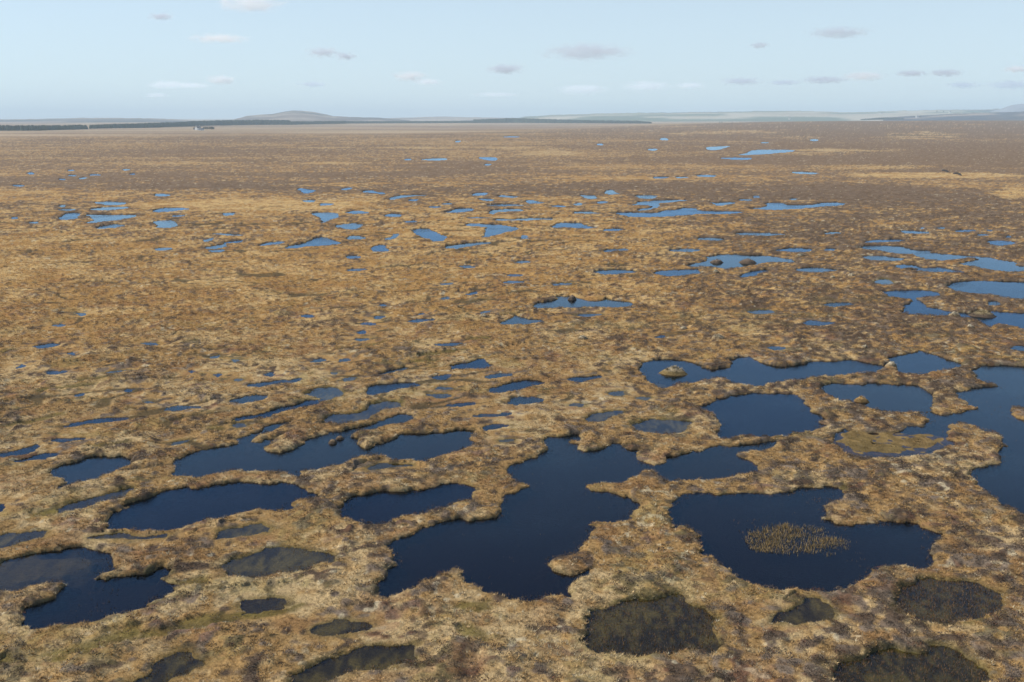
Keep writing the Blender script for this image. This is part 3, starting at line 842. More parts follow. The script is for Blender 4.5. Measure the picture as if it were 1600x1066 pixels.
def auto_labels():
    made = {}
    for i, (nm, kind, s, lab) in enumerate(POOLS):
        if lab:
            continue
        p = pts(s)
        w, h = np.ptp(p[:, 0]), np.ptp(p[:, 1])
        c = p.mean(axis=0)
        size = "tiny" if w < 20 else ("small" if w < 48 else "")
        asp = w / max(h, 1)
        shape = "sliver" if asp > 8 else ("narrow" if asp > 5 else ("oval" if asp > 2.6 else "stubby"))
        colr = "brownish" if kind == "s" else ("pale blue" if c[1] < 300 else ("light blue" if c[1] < 460 else "blue"))
        best = min(landmarks, key=lambda q: math.hypot(q[0][0] - c[0], (q[0][1] - c[1]) * 3))
        dx, dy = c[0] - best[0][0], (c[1] - best[0][1]) * 3
        ang = math.degrees(math.atan2(dy, dx)) % 360
        way = ["right of", "in front and right of", "in front of", "in front and left of", "left of", "beyond and left of", "beyond", "beyond and right of"][int((ang + 22.5) // 45) % 8]
        text = " ".join(f"{size} {shape} {colr} pool {way} {best[1]}".split())
        made.setdefault(text, []).append((math.hypot(dx, dy), i))
    out_ = {}
    for text, rows_ in made.items():
        rows_.sort()
        for k, (_d, i) in enumerate(rows_):
            out_[i] = text if len(rows_) == 1 else text + [", nearest one", ", second nearest", ", third nearest", ", fourth nearest", ", fifth nearest", ", sixth nearest", ", seventh nearest"][min(k, 6)]
    return out_


AUTO = auto_labels()
for i, (nm, kind, s, lab) in enumerate(POOLS):
    poly = POLY[i]
    d = np.roll(poly, -1, axis=0) - np.roll(poly, 1, axis=0)
    n = np.stack([d[:, 1], -d[:, 0]], axis=1)
    n /= np.linalg.norm(n, axis=1)[:, None] + 1e-9
    if area2(poly) < 0:
        n = -n
    g = poly + n * 0.45
    vs = [Vector((float(a), float(c))) for a, c in g]
    res = delaunay_2d_cdt(vs, [], [list(range(len(vs)))], 1, 1e-4)
    v3 = np.array([(a.x, a.y, 0.0004 * (i % 9)) for a in res[0]])
    base = v3.mean(axis=0)
    o = link_mesh("pool", v3 - base, np.array([f for f in res[2] if len(f) == 3]), m_shallow if kind == "s" else m_deep)
    o.location = base
    tag(o, lab or AUTO[i], "pool", GROUP)

# ------------------------------------------------------------------ moor grass and heather, too many to count


def plant_mesh(name, P, size, colr, blades, style, mat=m_plant, parent=None, flat=None):
    """many plants in one mesh: P (n,3) bases, size (n,), colr (n,3); style 'grass' upright blades, 'heath' bushy sprays"""
    n = len(P)
    m = n * blades
    base = np.repeat(P, blades, axis=0)
    s = np.repeat(size, blades)
    c = np.repeat(colr, blades, axis=0)
    ang = rng.uniform(0, 2 * np.pi, m)
    rad = np.sqrt(rng.uniform(0, 1, m))
    if style == 'grass':
        off = np.stack([np.cos(ang) * rad * 0.42 * s, np.sin(ang) * rad * 0.42 * s, np.full(m, -0.03)], axis=1)
        lean = rng.uniform(0.25, 1.0, m) * (0.4 + rad)
        tip = np.stack([np.cos(ang) * lean * s * 0.8, np.sin(ang) * lean * s * 0.8, s * rng.uniform(0.35, 0.85, m)], axis=1)
        wd = s * rng.uniform(0.04, 0.085, m)
        side = np.stack([-np.sin(ang), np.cos(ang), rng.uniform(-.3, .3, m)], axis=1) * wd[:, None]
        a, b_, t = base + off - side, base + off + side, base + off + tip
    else:
        ctr = np.stack([np.cos(ang) * rad * 0.55 * s, np.sin(ang) * rad * 0.55 * s, s * (0.10 + 0.42 * np.sqrt(np.clip(1 - rad * rad, 0, 1))) * rng.uniform(.55, 1.1, m)], axis=1)
        d1 = rng.normal(size=(m, 3))
        d2 = rng.normal(size=(m, 3))
        d1 *= (s * rng.uniform(0.06, 0.12, m) / np.linalg.norm(d1, axis=1))[:, None]
        d2 *= (s * rng.uniform(0.06, 0.12, m) / np.linalg.norm(d2, axis=1))[:, None]
        ctr = base + ctr
        a, b_, t = ctr - d1 * 0.6 - d2 * 0.4, ctr + d1, ctr + d2
    v = np.stack([a, b_, t], axis=1).reshape(-1, 3)
    if flat is not None:
        z0 = np.repeat(P[:, 2], blades * 3)
        v[:, 2] = z0 + (v[:, 2] - z0) * np.repeat(flat, blades * 3)
    jit = rng.uniform(0.5, 1.5, m)[:, None]
    cc = np.repeat(np.clip(c * jit, 0, 0.9), 3, axis=0)
    f = np.arange(m * 3).reshape(-1, 3)
    return link_mesh(name, v, f, mat, parent, color=cc)


# candidate places: cells of the sheet, thinned so that the plants keep one density near and coarsen with distance
cell = rowstep * (dist / F1K) * (1.4 / (NC - 1) * F1K)
want = np.interp(dist, [40, 90, 130, 200, 300, 390, 520], [22, 18, 9.0, 3.4, 1.3, 0.55, 0.0])
prob = want * cell * (dist < 520) * (np.abs(photo_x - 800) < 980)
prob *= (SD > 0.0) * (1 - 0.8 * hol) * (1 - 0.93 * groove) * (1 - 0.6 * LAWN) * (1 + 1.2 * np.exp(-np.clip(SD, 0, 9) / 0.35))
sel = np.nonzero(rng.uniform(0, 1, len(x)) < prob)[0]
sel = sel[(sel % NC < NC - 1) & (sel < (NR - 1) * NC)]
fu, fv = rng.uniform(0, 1, len(sel)), rng.uniform(0, 1, len(sel))
Pp = (V[sel] * ((1 - fu) * (1 - fv))[:, None] + V[sel + 1] * (fu * (1 - fv))[:, None] + V[sel + NC] * ((1 - fu) * fv)[:, None] + V[sel + NC + 1] * (fu * fv)[:, None])
keep = Pp[:, 2] > 0.02
sel, Pp = sel[keep], Pp[keep]
is_h = rng.uniform(0, 1, len(sel)) < (hf[sel] * 0.85 + 0.06)
thin = is_h & (rng.uniform(0, 1, len(sel)) > np.interp(dist[sel], [70, 130], [0.50, 0.70]))
sel, Pp, is_h = sel[~thin], Pp[~thin], is_h[~thin]
# shrubs keep apart, so the pale grass shows between them
grow = np.interp(dist[sel], [40, 100, 200, 420], [1.0, 1.1, 1.5, 2.1])
flat = np.interp(dist[sel], [40, 100, 200, 420], [1.0, 0.85, 0.55, 0.3])
shore = np.clip(SD[sel] / (0.5 * grow), np.interp(dist[sel], [60, 200], [0.8, 0.4]), 1) * low[sel] ** 0.5
szg = rng.uniform(0.13, 0.28, len(sel)) * grow * shore
szh = (0.20 + 0.42 * rng.uniform(0, 1, len(sel)) ** 1.6) * np.ones( len(sel)) * grow * shore
print("plants", len(sel), "heather", is_h.sum())
cg = grass[sel] * rng.uniform(0.95, 1.45, (len(sel), 1))
pale_b = (rng.uniform(0, 1, len(sel)) < 0.05 + 0.18 * (noise(x[sel] / 1.5, y[sel] / 1.5, 65) > 0.66))[:, None]
cg = np.where(pale_b, LICHEN * 1.0, cg)
ch = (HEA * 0.85 + (HEA_GREY - HEA * 0.85) * rng.uniform(0, 1, (len(sel), 1)) ** 1.3) * rng.uniform(0.7, 1.35, (len(sel), 1))
warm = (0.55 * sstep(95, 170, dist[sel]))[:, None]
ch = ch * (1 - warm) + np.array((0.135, 0.086, 0.046)) * rng.uniform(0.7, 1.3, (len(sel), 1)) * warm
red = (rng.uniform(0, 1, len(sel)) < 0.08)[:, None]
ch = np.where(red, np.array((0.13, 0.062, 0.036)), ch)
g_ = ~is_h
o = plant_mesh("moor_grass", Pp[g_], szg[g_], cg[g_], 15, 'grass', flat=flat[g_])
tag(o, kind="stuff")
o = plant_mesh("heather", Pp[is_h], szh[is_h], ch[is_h], 44, 'heath', flat=flat[is_h])
tag(o, kind="stuff")


# ------------------------------------------------------------------ sedge standing in the water
def inside(p, poly):
    r = np.zeros(len(p), dtype=bool)
    for (ax, ay), (bx, by) in zip(poly, np.roll(poly, -1, axis=0)):
        if ay != by:
            r ^= (((p[:, 1] >= ay) & (p[:, 1] < by)) | ((p[:, 1] >= by) & (p[:, 1] < ay))) & (p[:, 0] < ax + (p[:, 1] - ay) * ((bx - ax) / (by - ay)))
    return r


def spread(poly, n, shrink=1.0):
    lo, hi = poly.min(axis=0), poly.max(axis=0)
    p = rng.uniform(lo, hi, (n, 2))
    return p[inside(p, poly)]


def sedge(name, p, hmin, hmax, colr, blades=5, spreadr=0.12):
    n = len(p)
    m = n * blades
    base = np.repeat(np.column_stack([p, np.full(n, -0.03)]), blades, axis=0)
    base[:, :2] += rng.normal(0, spreadr, (m, 2))
    hgt = rng.uniform(hmin, hmax, m)
    ang = rng.uniform(0, 2 * np.pi, m)
    lean = rng.uniform(0.0, 0.5, m) * hgt
    tip = np.stack([np.cos(ang) * lean, np.sin(ang) * lean, hgt], axis=1)
    wd = rng.uniform(0.010, 0.022, m)
    a2 = rng.uniform(0, np.pi, m)
    side = np.stack([np.cos(a2) * wd, np.sin(a2) * wd, np.zeros(m)], axis=1)
    v = np.stack([base - side, base + side, base + tip], axis=1).reshape(-1, 3)
    cc = np.repeat(np.array(colr) * rng.uniform(0.6, 1.3, (m, 1)), 3, axis=0)
    return link_mesh(name, v, np.arange(m * 3).reshape(-1, 3), m_plant, color=cc)


bedp = flat_poly("1158,838 1168,830 1182,826 1205,822 1230,818 1250,822 1290,826 1318,836 1340,850 1322,862 1300,868 1280,874 1250,872 1210,864 1180,862 1166,850")
p = spread(bedp, 7000)
dens = noise(p[:, 0] / 0.9, p[:, 1] / 0.9, 61) * 0.6 + noise(p[:, 0] / 2.6, p[:, 1] / 2.6, 62) * 0.4
sdb = seg_sdf(p[:, 0], p[:, 1], bedp)
p = p[dens * 0.6 + np.clip(-sdb, 0, 1.5) * 0.16 + rng.uniform(-.20, .20, len(p)) > 0.44]
o = sedge("reed_bed", p, 0.08, 0.28, (0.34, 0.235, 0.10), 2, 0.10)
tag(o, "straw-coloured sedge patch standing in the big reed pool", kind="stuff")

sp_ = []
for nm, n_ in (("the reed pool", 1500), ("the right edge lake", 1600), ("the giant winding pool", 700), ("the weedy foreground pool", 2600), ("the speckled oval pool", 2600), ("the mossy corner pool", 2000), ("the long islet pool", 300), ("the two-lobed pool", 500)):
    i = [k for k, e in enumerate(POOLS) if e[0] == nm][0]
    q = spread(POLY[i], n_)
    if n_ < 2000:
        q = q[noise(q[:, 0] / 2.2, q[:, 1] / 2.2, 63) > 0.62]
    sp_.append(q)
q = np.nonzero((SD < 0.02) & (SD > -0.55) & (dist < 150) & (np.abs(photo_x - 800) < 900))[0]
q = q[(noise(x[q] / 2.4, y[q] / 2.4, 68) > 0.52) & (rng.uniform(0, 1, len(q)) < np.where(SHO[q] > .3, .25, .12))]
sp_.append(V[q, :2] + rng.normal(0, 0.04, (len(q), 2)))
o = sedge("sedge", np.concatenate(sp_), 0.05, 0.2, (0.17, 0.10, 0.05), 2, 0.08)
tag(o, kind="stuff")


# ------------------------------------------------------------------ islets, hummocks and moss mats
def mound(name, px, py, wpx, hgt, label, cat, group, c_top, c_low, veg='heath', depth_ratio=0.8):
    ctr = ground(px, py, 0.0)
    zc = ctr[1] * cp + H * sp
    r = 0.5 * wpx / FPX * zc
    nr, na = 14, 40
    vs, cs = [], []
    sd_ = random.randint(0, 999)
    for k in range(nr + 1):
        t = k / nr
        for a in range(na):
            an = 2 * math.pi * a / na
            wob_ = 0.8 + 0.4 * float(noise(np.array([3 + 1.6 * math.cos(an)]), np.array([3 + 1.6 * math.sin(an)]), sd_)[0])
            rr = r * t * wob_ * (1.12 if t > 0.99 else 1)
            hh = hgt * (1 - t ** 2.6) - (0.12 if t > 0.99 else 0.0)
            hh += (float(noise(np.array([t * 4 * math.cos(an) + 9]), np.array([t * 4 * math.sin(an) + 9]), sd_ + 5)[0]) - 0.5) * hgt * 0.5 * (1 - t)
            vs.append((rr * math.cos(an), rr * depth_ratio * math.sin(an), hh))
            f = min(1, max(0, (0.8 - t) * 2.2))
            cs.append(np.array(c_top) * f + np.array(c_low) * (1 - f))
    fs = []
    for k in range(nr):
        for a in range(na):
            fs.append((k * na + a, (k + 1) * na + a, (k + 1) * na + (a + 1) % na, k * na + (a + 1) % na))
    vs = np.array(vs)
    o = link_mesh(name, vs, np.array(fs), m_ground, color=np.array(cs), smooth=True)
    o.location = ctr
    tag(o, label, cat, group)
    npl = int(min(160, max(14, 30 * r * r)))
    idx = rng.integers(0, nr * na - 2 * na, npl)
    Pm = vs[idx] + rng.normal(0, 0.02, (npl, 3))
    sz = rng.uniform(0.18, 0.34, npl) * min(1.2, max(0.55, r))
    cv = np.array([cs[k] for k in idx]) * rng.uniform(0.7, 1.3, (npl, 1))
    plant_mesh("foliage", Pm, sz, cv, 12, veg, parent=o)
    return o


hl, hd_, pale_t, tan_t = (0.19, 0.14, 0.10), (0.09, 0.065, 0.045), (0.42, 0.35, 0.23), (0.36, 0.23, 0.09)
IG, HG = "heather islets standing in the pools", "pale mossy hummocks on the bog"
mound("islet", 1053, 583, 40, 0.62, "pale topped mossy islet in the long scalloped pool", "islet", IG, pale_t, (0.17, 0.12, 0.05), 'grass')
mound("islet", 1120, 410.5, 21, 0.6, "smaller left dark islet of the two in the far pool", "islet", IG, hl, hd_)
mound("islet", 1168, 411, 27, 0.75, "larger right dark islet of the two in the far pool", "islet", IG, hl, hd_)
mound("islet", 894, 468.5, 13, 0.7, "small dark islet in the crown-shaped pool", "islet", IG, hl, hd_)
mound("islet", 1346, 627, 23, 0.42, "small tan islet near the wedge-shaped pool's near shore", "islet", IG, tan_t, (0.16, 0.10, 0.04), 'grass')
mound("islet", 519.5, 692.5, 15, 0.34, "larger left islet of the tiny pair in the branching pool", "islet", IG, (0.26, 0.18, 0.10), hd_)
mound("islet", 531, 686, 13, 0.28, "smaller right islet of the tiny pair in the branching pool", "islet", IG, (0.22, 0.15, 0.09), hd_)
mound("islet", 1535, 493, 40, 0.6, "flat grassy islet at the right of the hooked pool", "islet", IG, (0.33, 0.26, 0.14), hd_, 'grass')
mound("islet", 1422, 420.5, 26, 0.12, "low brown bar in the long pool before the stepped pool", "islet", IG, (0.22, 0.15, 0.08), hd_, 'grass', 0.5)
for px_, py_, w_, h_, lb in [
        (1490, 496, 22, 0.8, "pale mossy hummock on the hooked pool's near shore"),
        (1516, 515, 16, 0.7, "pale mossy hummock on the shore before the hooked pool"),
        (1330, 434, 15, 0.7, "pale cream hummock between the neat blue oval and hooked pools"),
        (1301, 436, 12, 0.6, "small pale hummock just left of another, before the neat oval pool"),
        (1250, 402, 18, 0.7, "pale hummock on the far shore beyond the neat blue oval pool"),
        (1118, 428, 14, 0.7, "small pale hummock right of the pale blue oval pool"),
        (906, 408, 9, 0.6, "tiny pale hummock beyond the pale blue lens pool"),
        (1122, 531, 26, 0.6, "pale topped heather hummock beyond the long islet pool"),
        (910, 531, 20, 0.5, "pale grassy hummock left of the long islet pool's far side"),
        (1068, 516, 16, 0.5, "pale cream hummock beyond the long islet pool, farther one"),
        (1351, 545, 13, 0.5, "small whitish hummock above the long pool's pointed right bay"),
        (1393, 573, 20, 0.55, "pale topped hummock on the tongue in the long islet pool"),
        (755, 498, 16, 0.7, "pale round hummock left of the low triangular pool"),
        (1510, 700, 8, 0.35, "tiny whitish hummock on the heathery point by the right edge lake")]:
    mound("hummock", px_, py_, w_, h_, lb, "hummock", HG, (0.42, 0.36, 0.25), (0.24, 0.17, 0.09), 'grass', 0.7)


def moss_mat(s, label, c):
    poly = flat_poly(s)
    poly = chaikin(chaikin(poly))
    ctr = np.append(poly.mean(axis=0), 0.0)
    vs, cs = [], []
    rings = 10
    for k in range(rings + 1):
        t = k / rings
        for q in poly:
            w = ctr[:2] + (q - ctr[:2]) * t
            w = w + (noise(w[:1] / 0.7, w[1:] / 0.7, 71)[0] - 0.5) * 0.35 * t
            nz = float(noise(w[:1] / 0.6, w[1:] / 0.6, 72)[0])
            vs.append((w[0] - ctr[0], w[1] - ctr[1], 0.035 + 0.05 * (nz - 0.45) - 0.14 * t ** 5))
            cs.append(np.array(c) * (0.55 + 0.8 * nz) * (1 - 0.35 * t ** 2))
    n = len(poly)
    fs = [(k * n + a, (k + 1) * n + a, (k + 1) * n + (a + 1) % n, k * n + (a + 1) % n) for k in range(rings) for a in range(n)]
    o = link_mesh("moss_mat", np.array(vs), np.array(fs), m_ground, color=np.array(cs), smooth=True)
    o.location = ctr
    tag(o, label, "moss mat", "moss mats in the mossy bay")
    idx = rng.integers(0, rings * n - 2 * n, 260)
    plant_mesh("foliage", np.array(vs)[idx], rng.uniform(0.1, 0.22, 260), np.array(cs)[idx] * 1.1, 8, 'grass', parent=o)


moss_mat("1302,687 1309,678 1330,675 1352,677 1362,683 1356,690 1374,694 1402,694 1424,700 1440,706 1420,710 1375,712 1340,709 1314,701", "olive green moss mat along the bay's near shore", (0.155, 0.108, 0.042))
moss_mat("1394,691 1404,683 1430,679 1455,681 1472,688 1472,697 1452,702 1425,702 1406,698", "tan moss mat lying off shore in the mossy bay", (0.20, 0.135, 0.055))

# ------------------------------------------------------------------ hills on the horizon


def hill(label, crest, D, half, base_drop, colr, step=1.5, seed=1, jag=0.6):
    """a ridge D metres off whose crest stands where the photo shows it; half = half its depth"""
    c = pts(crest)
    xs = np.arange(c[0, 0], c[-1, 0] + 0.1, step)
    ys = np.interp(xs, c[:, 0], c[:, 1])
    ys = ys + (noise(xs / 9.0, xs * 0 + seed, 81) - 0.5) * jag + (noise(xs / 2.5, xs * 0 + seed, 82) - 0.5) * jag * 0.35
    prof = np.linspace(-1, 1, 25)
    vs, cs = [], []
    for k, t in enumerate(prof):
        dd = D + half * t
        for xx, yy in zip(xs, ys):
            top = far_point(xx, yy, D)
            lat = top[0] * dd / D
            g = (1 - t * t) ** 1.15 if abs(t) < 1 else 0
            nz = float(lattice(np.array([int(xx / 3)]), np.array([k]), seed)[0])
            hgt = -base_drop + (top[2] + base_drop) * g
            vs.append((lat, dd, hgt + (nz - 0.5) * 3 * (1 - abs(t)) * (abs(t) > 0.02)))
    vs = np.array(vs)
    nx = len(xs)
    sc = half / 1.6
    f1 = noise(vs[:, 0] / sc, vs[:, 1] / (sc * .35), 90 + seed)
    f2 = noise(vs[:, 0] / (sc * .35), vs[:, 1] / (sc * .2), 95 + seed)
    cols = np.array(colr)
    pick = np.clip(((f1 * .55 + f2 * .45) - 0.25) / 0.5, 0, 0.999) * (len(cols) - 1)
    i0 = pick.astype(int)
    fr_ = sstep(0.3, 0.7, pick - i0)[:, None]
    cc = cols[i0] * (1 - fr_) + cols[np.minimum(i0 + 1, len(cols) - 1)] * fr_
    ii_ = (np.arange(len(prof) - 1)[:, None] * nx + np.arange(nx - 1)[None, :]).ravel()
    o = link_mesh("hill", vs, np.stack([ii_, ii_ + 1, ii_ + nx + 1, ii_ + nx], axis=1), m_hill, color=cc, smooth=True)
    tag(o, kind="structure")
    return o


moor = [(0.07, 0.055, 0.05), (0.15, 0.11, 0.09), (0.30, 0.24, 0.18), (0.04, 0.04, 0.045)]
farm = [(0.03, 0.045, 0.04), (0.15, 0.17, 0.08), (0.34, 0.29, 0.19), (0.42, 0.37, 0.27), (0.09, 0.12, 0.06), (0.02, 0.03, 0.035)]
hill("left", "-320,188 -100,187.5 0,187 60,186 130,184.4 190,184.8 230,185 270,186.5 310,189 330,190", 7600, 1500, 12, [(0.03, 0.036, 0.048), (0.055, 0.06, 0.07), (0.12, 0.10, 0.09), (0.26, 0.21, 0.17)], seed=1)
hill("main", "355,190 365,187 385,181.5 405,179.3 425,178.5 440,175.5 455,173 475,173.5 490,175 505,178 520,181.5 545,183 590,184 640,188", 7900, 1300, 12, moor, seed=2, jag=0.4)
hill("middle", "480,186 560,185.5 600,185 690,182.3 740,183.5 800,184.5 860,187", 10500, 1500, 12, moor[:3], seed=3, jag=0.5)
hill("farmland", "790,187 820,182.5 870,179.3 960,176.8 1060,176 1130,175 1200,173.5 1260,174 1330,176 1400,173.3 1460,172 1530,171.5 1600,169 1760,167 1950,166", 11500, 3800, 14, farm, seed=4, jag=0.9)
hill("moorland", "1380,184 1440,180.5 1480,178.5 1530,176.5 1600,174.5 1750,173 1950,174", 7200, 1200, 14, [(0.02, 0.025, 0.04), (0.07, 0.055, 0.055), (0.04, 0.04, 0.055), (0.28, 0.22, 0.17)], seed=5, jag=0.4)
hill("mountain", "1540,176 1562,171 1574,166.5 1582,164 1600,162 1680,160 1780,159 1900,163", 9800, 700, 14, [(0.24, 0.25, 0.28), (0.30, 0.30, 0.32)], seed=6, jag=0.3)


# ------------------------------------------------------------------ conifer plantations
def conifers(specs, label, seed):
    """specs: (photo x, photo base row, distance, tree height) along the wood's front edge"""
    r_ = np.random.default_rng(seed)
    s = np.array(specs, dtype=float)
    vs, fs, cs = [], [], []
    n0 = 0
    for row in range(7):
        xx = s[0, 0]
        while xx < s[-1, 0]:
            D = np.interp(xx, s[:, 0], s[:, 2]) + row * 14 + r_.uniform(-5, 5)
            by = np.interp(xx, s[:, 0], s[:, 1])
            hh = np.interp(xx, s[:, 0], s[:, 3]) * r_.uniform(0.8, 1.1) * (1 + 0.02 * row)
            b0 = far_point(xx, by, np.interp(xx, s[:, 0], s[:, 2]))
            cx, cy, cz = b0[0] * D / b0[1], D, b0[2] - 1.0
            rad = hh * r_.uniform(0.22, 0.32)
            na = 6
            a0 = r_.uniform(0, 6)
            g = r_.uniform(0.7, 1.3)
            for lv, (zf, rf) in enumerate(((0.02, 0.9), (0.35, 1.0), (0.72, 0.55), (1.0, 0.03))):
                for a in range(na):
                    q = a0 + 2 * math.pi * a / na
                    k = rf * rad * r_.uniform(0.8, 1.2)
                    vs.append((cx + math.cos(q) * k, cy + math.sin(q) * k, cz + zf * hh))
                    cs.append((0.035 * g, 0.05 * g, 0.028 * g))
            for lv in range(3):
                for a in range(na):
                    fs.append((n0 + lv * na + a, n0 + lv * na + (a + 1) % na, n0 + (lv + 1) * na + (a + 1) % na, n0 + (lv + 1) * na + a))
            n0 += 4 * na
            xx += 3.6 / D * FPX * r_.uniform(0.7, 1.3)
    o = link_mesh("forest", np.array(vs), np.array(fs), m_plant, color=np.array(cs))
    tag(o, label, kind="stuff")


conifers([(-140, 205, 2350, 13), (60, 205, 2400, 13), (136, 203.2, 2700, 13)], "dark conifer plantation at the left edge of the horizon", 1)
conifers([(141, 202, 2850, 12), (200, 200.5, 3000, 13), (266, 198.2, 3250, 14), (330, 196, 3700, 17), (400, 195, 4000, 18), (450, 195, 4100, 18), (456, 195, 4100, 13), (540, 193, 4600, 12)], "long dark conifer plantation below the isolated hill", 2)
conifers([(520, 193, 4800, 11), (600, 192.6, 5200, 11), (700, 192.3, 5400, 11), (800, 192, 5600, 14)], "thin conifer belt in the middle of the horizon", 3)
conifers([(740, 192, 5700, 18), (800, 192, 5600, 24), (850, 192.3, 5400, 20), (920, 193, 5200, 16), (1000, 193.2, 5000, 13), (1018, 193.3, 5000, 8)], "dark conifer wood ending in the middle right of the horizon", 4)
conifers([(1345, 187.5, 6000, 6), (1380, 187, 6100, 13), (1412, 186.5, 6200, 8)], "small conifer block below the white house at the right", 5)


# ------------------------------------------------------------------ farmhouses and their trees
def box(name, c, sx, sy, sz, mat, parent):
    v = np.array([(c[0] + a * sx / 2, c[1] + b_ * sy / 2, c[2] + d * sz) for d in (0, 1) for a, b_ in ((-1, -1), (1, -1), (1, 1), (-1, 1))])
    f = np.array([(0, 3, 2, 1), (4, 5, 6, 7), (0, 1, 5, 4), (1, 2, 6, 5), (2, 3, 7, 6), (3, 0, 4, 7)])
    return link_mesh(name, v, f, mat, parent)


def house(pos, L, W, hw, rise, rot, label, chim=2):
    o = bpy.data.objects.new("farmhouse", None)
    o.location = pos
    o.rotation_euler = (0, 0, rot)
    col.objects.link(o)
    tag(o, label, "house", "far white farmhouses")
    l, w = L / 2, W / 2
    v = [(-l, -w, -3), (l, -w, -3), (l, w, -3), (-l, w, -3), (-l, -w, hw), (l, -w, hw), (l, w, hw), (-l, w, hw), (-l, 0, hw + rise), (l, 0, hw + rise)]
    me = bpy.data.meshes.new("wall")
    me.from_pydata(v, [], [(0, 1, 5, 4), (2, 3, 7, 6), (1, 2, 6, 9, 5), (3, 0, 4, 8, 7)])
    me.materials.append(m_white)
    wl = bpy.data.objects.new("wall", me)
    wl.parent = o
    col.objects.link(wl)
    e = 0.35
    s = rise / w
    rv = []
    for zz in (0.04, 0.24):
        rv += [(-l - e, -w - e, hw - e * s + zz), (l + e, -w - e, hw - e * s + zz), (-l - e, 0, hw + rise + zz), (l + e, 0, hw + rise + zz), (-l - e, w + e, hw - e * s + zz), (l + e, w + e, hw - e * s + zz)]
    rf = [(6, 7, 9, 8), (8, 9, 11, 10), (0, 2, 3, 1), (2, 4, 5, 3), (0, 1, 7, 6), (4, 10, 11, 5), (0, 6, 8, 2), (2, 8, 10, 4), (1, 3, 9, 7), (3, 5, 11, 9)]
    roof = link_mesh("roof", np.array(rv), np.array(rf), m_slate, o)
    for k in range(chim):
        box("chimney", ((-1 if k == 0 else 1) * (l - 0.6), 0, hw + rise - 0.3), 0.9, 0.8, 1.8, m_white, roof)
    for k, xx in enumerate(np.linspace(-l * 0.65, l * 0.65, 3)):
        if k == 1:
            box("door", (xx, -w - 0.02, 0.0), 1.0, 0.08, 2.1, m_dark, o)
        else:
            box("window", (xx, -w - 0.02, 1.0), 1.1, 0.08, 1.4, m_dark, o)
    return o


def tree(pos, hgt, label, group):
    o = bpy.data.objects.new("tree", None)
    o.location = pos
    col.objects.link(o)
    tag(o, label, "tree", group)
    n = 8
    tv, tf = [], []
    for k, (zz, r) in enumerate(((-2, hgt * 0.035), (hgt * 0.3, hgt * 0.028), (hgt * 0.8, hgt * 0.008))):
        for a in range(n):
            q = 2 * math.pi * a / n
            tv.append((r * math.cos(q) + 0.03 * hgt * k * 0.4, r * math.sin(q), zz))
    for k in range(2):
        for a in range(n):
            tf.append((k * n + a, k * n + (a + 1) % n, (k + 1) * n + (a + 1) % n, (k + 1) * n + a))
    link_mesh("trunk", np.array(tv), np.array(tf), m_bark, o)
    k = 420
    d = rng.normal(size=(k, 3))
    d /= np.linalg.norm(d, axis=1)[:, None]
    lump = noise(d[:, 0] * 2 + 5, d[:, 2] * 2 + 5 + d[:, 1], int(abs(pos[0])) % 97)
    rr = (0.45 + 0.55 * rng.uniform(0, 1, k) ** 0.5) * (0.6 + 0.8 * lump)
    c = d * rr[:, None] * np.array((hgt * 0.36, hgt * 0.36, hgt * 0.40)) + np.array((0, 0, hgt * 0.6))
    d1, d2 = rng.normal(size=(k, 3)) * hgt * 0.05, rng.normal(size=(k, 3)) * hgt * 0.05
    v = np.stack([c - d1, c + d1 * 0.5 + d2, c - d2], axis=1).reshape(-1, 3)
    cc = np.repeat(np.array((0.075, 0.075, 0.045)) * rng.uniform(0.5, 1.5, (k, 1)), 3, axis=0)
    link_mesh("crown", v, np.arange(3 * k).reshape(-1, 3), m_plant, o, color=cc)


def on_plain(px_, py_):
    """the spot on the rolling plain seen at this pixel"""
    w = ground(px_, py_, 0.0)
    j = int(np.argmin(np.abs(rows - w[1])))
    i_ = int(np.argmin(np.abs(X[j] - w[0])))
    zc = float(z[j * NC + i_])
    w = ground(px_, py_, zc)
    return (float(w[0]), float(w[1]), zc)


TG = "trees round the farms"
house(on_plain(309.5, 203.4), 13, 8, 5.6, 4.0, 1.1, "white gabled farmhouse among trees on the plain, left of the hill")
house(on_plain(315.2, 204.0), 11, 6, 2.8, 2.6, 0.2, "low white cottage beside the white gabled farmhouse", 1)
for k, (px_, py_, h_) in enumerate([(303.5, 203.2, 6.0), (306, 202.9, 7.5), (318.5, 202.9, 6.5), (321.5, 202.9, 7.5), (324.5, 202.9, 7), (328, 202.9, 7.5), (331, 202.9, 8), (334, 202.9, 6.5)]):
    nth = ["westernmost grey-green tree left of the white farmhouse", "tree touching the white farmhouse on its left", "tree nearest the low white cottage on its right", "second tree right of the low white cottage", "third tree right of the low white cottage",
           "fourth tree right of the low white cottage", "fifth tree right of the low white cottage", "last small tree at the right end of the farm"][k]
    tree(on_plain(px_, py_), h_, nth, TG)
def at_far(px_, py_, D):
    return tuple(float(q) for q in far_point(px_, py_, D))


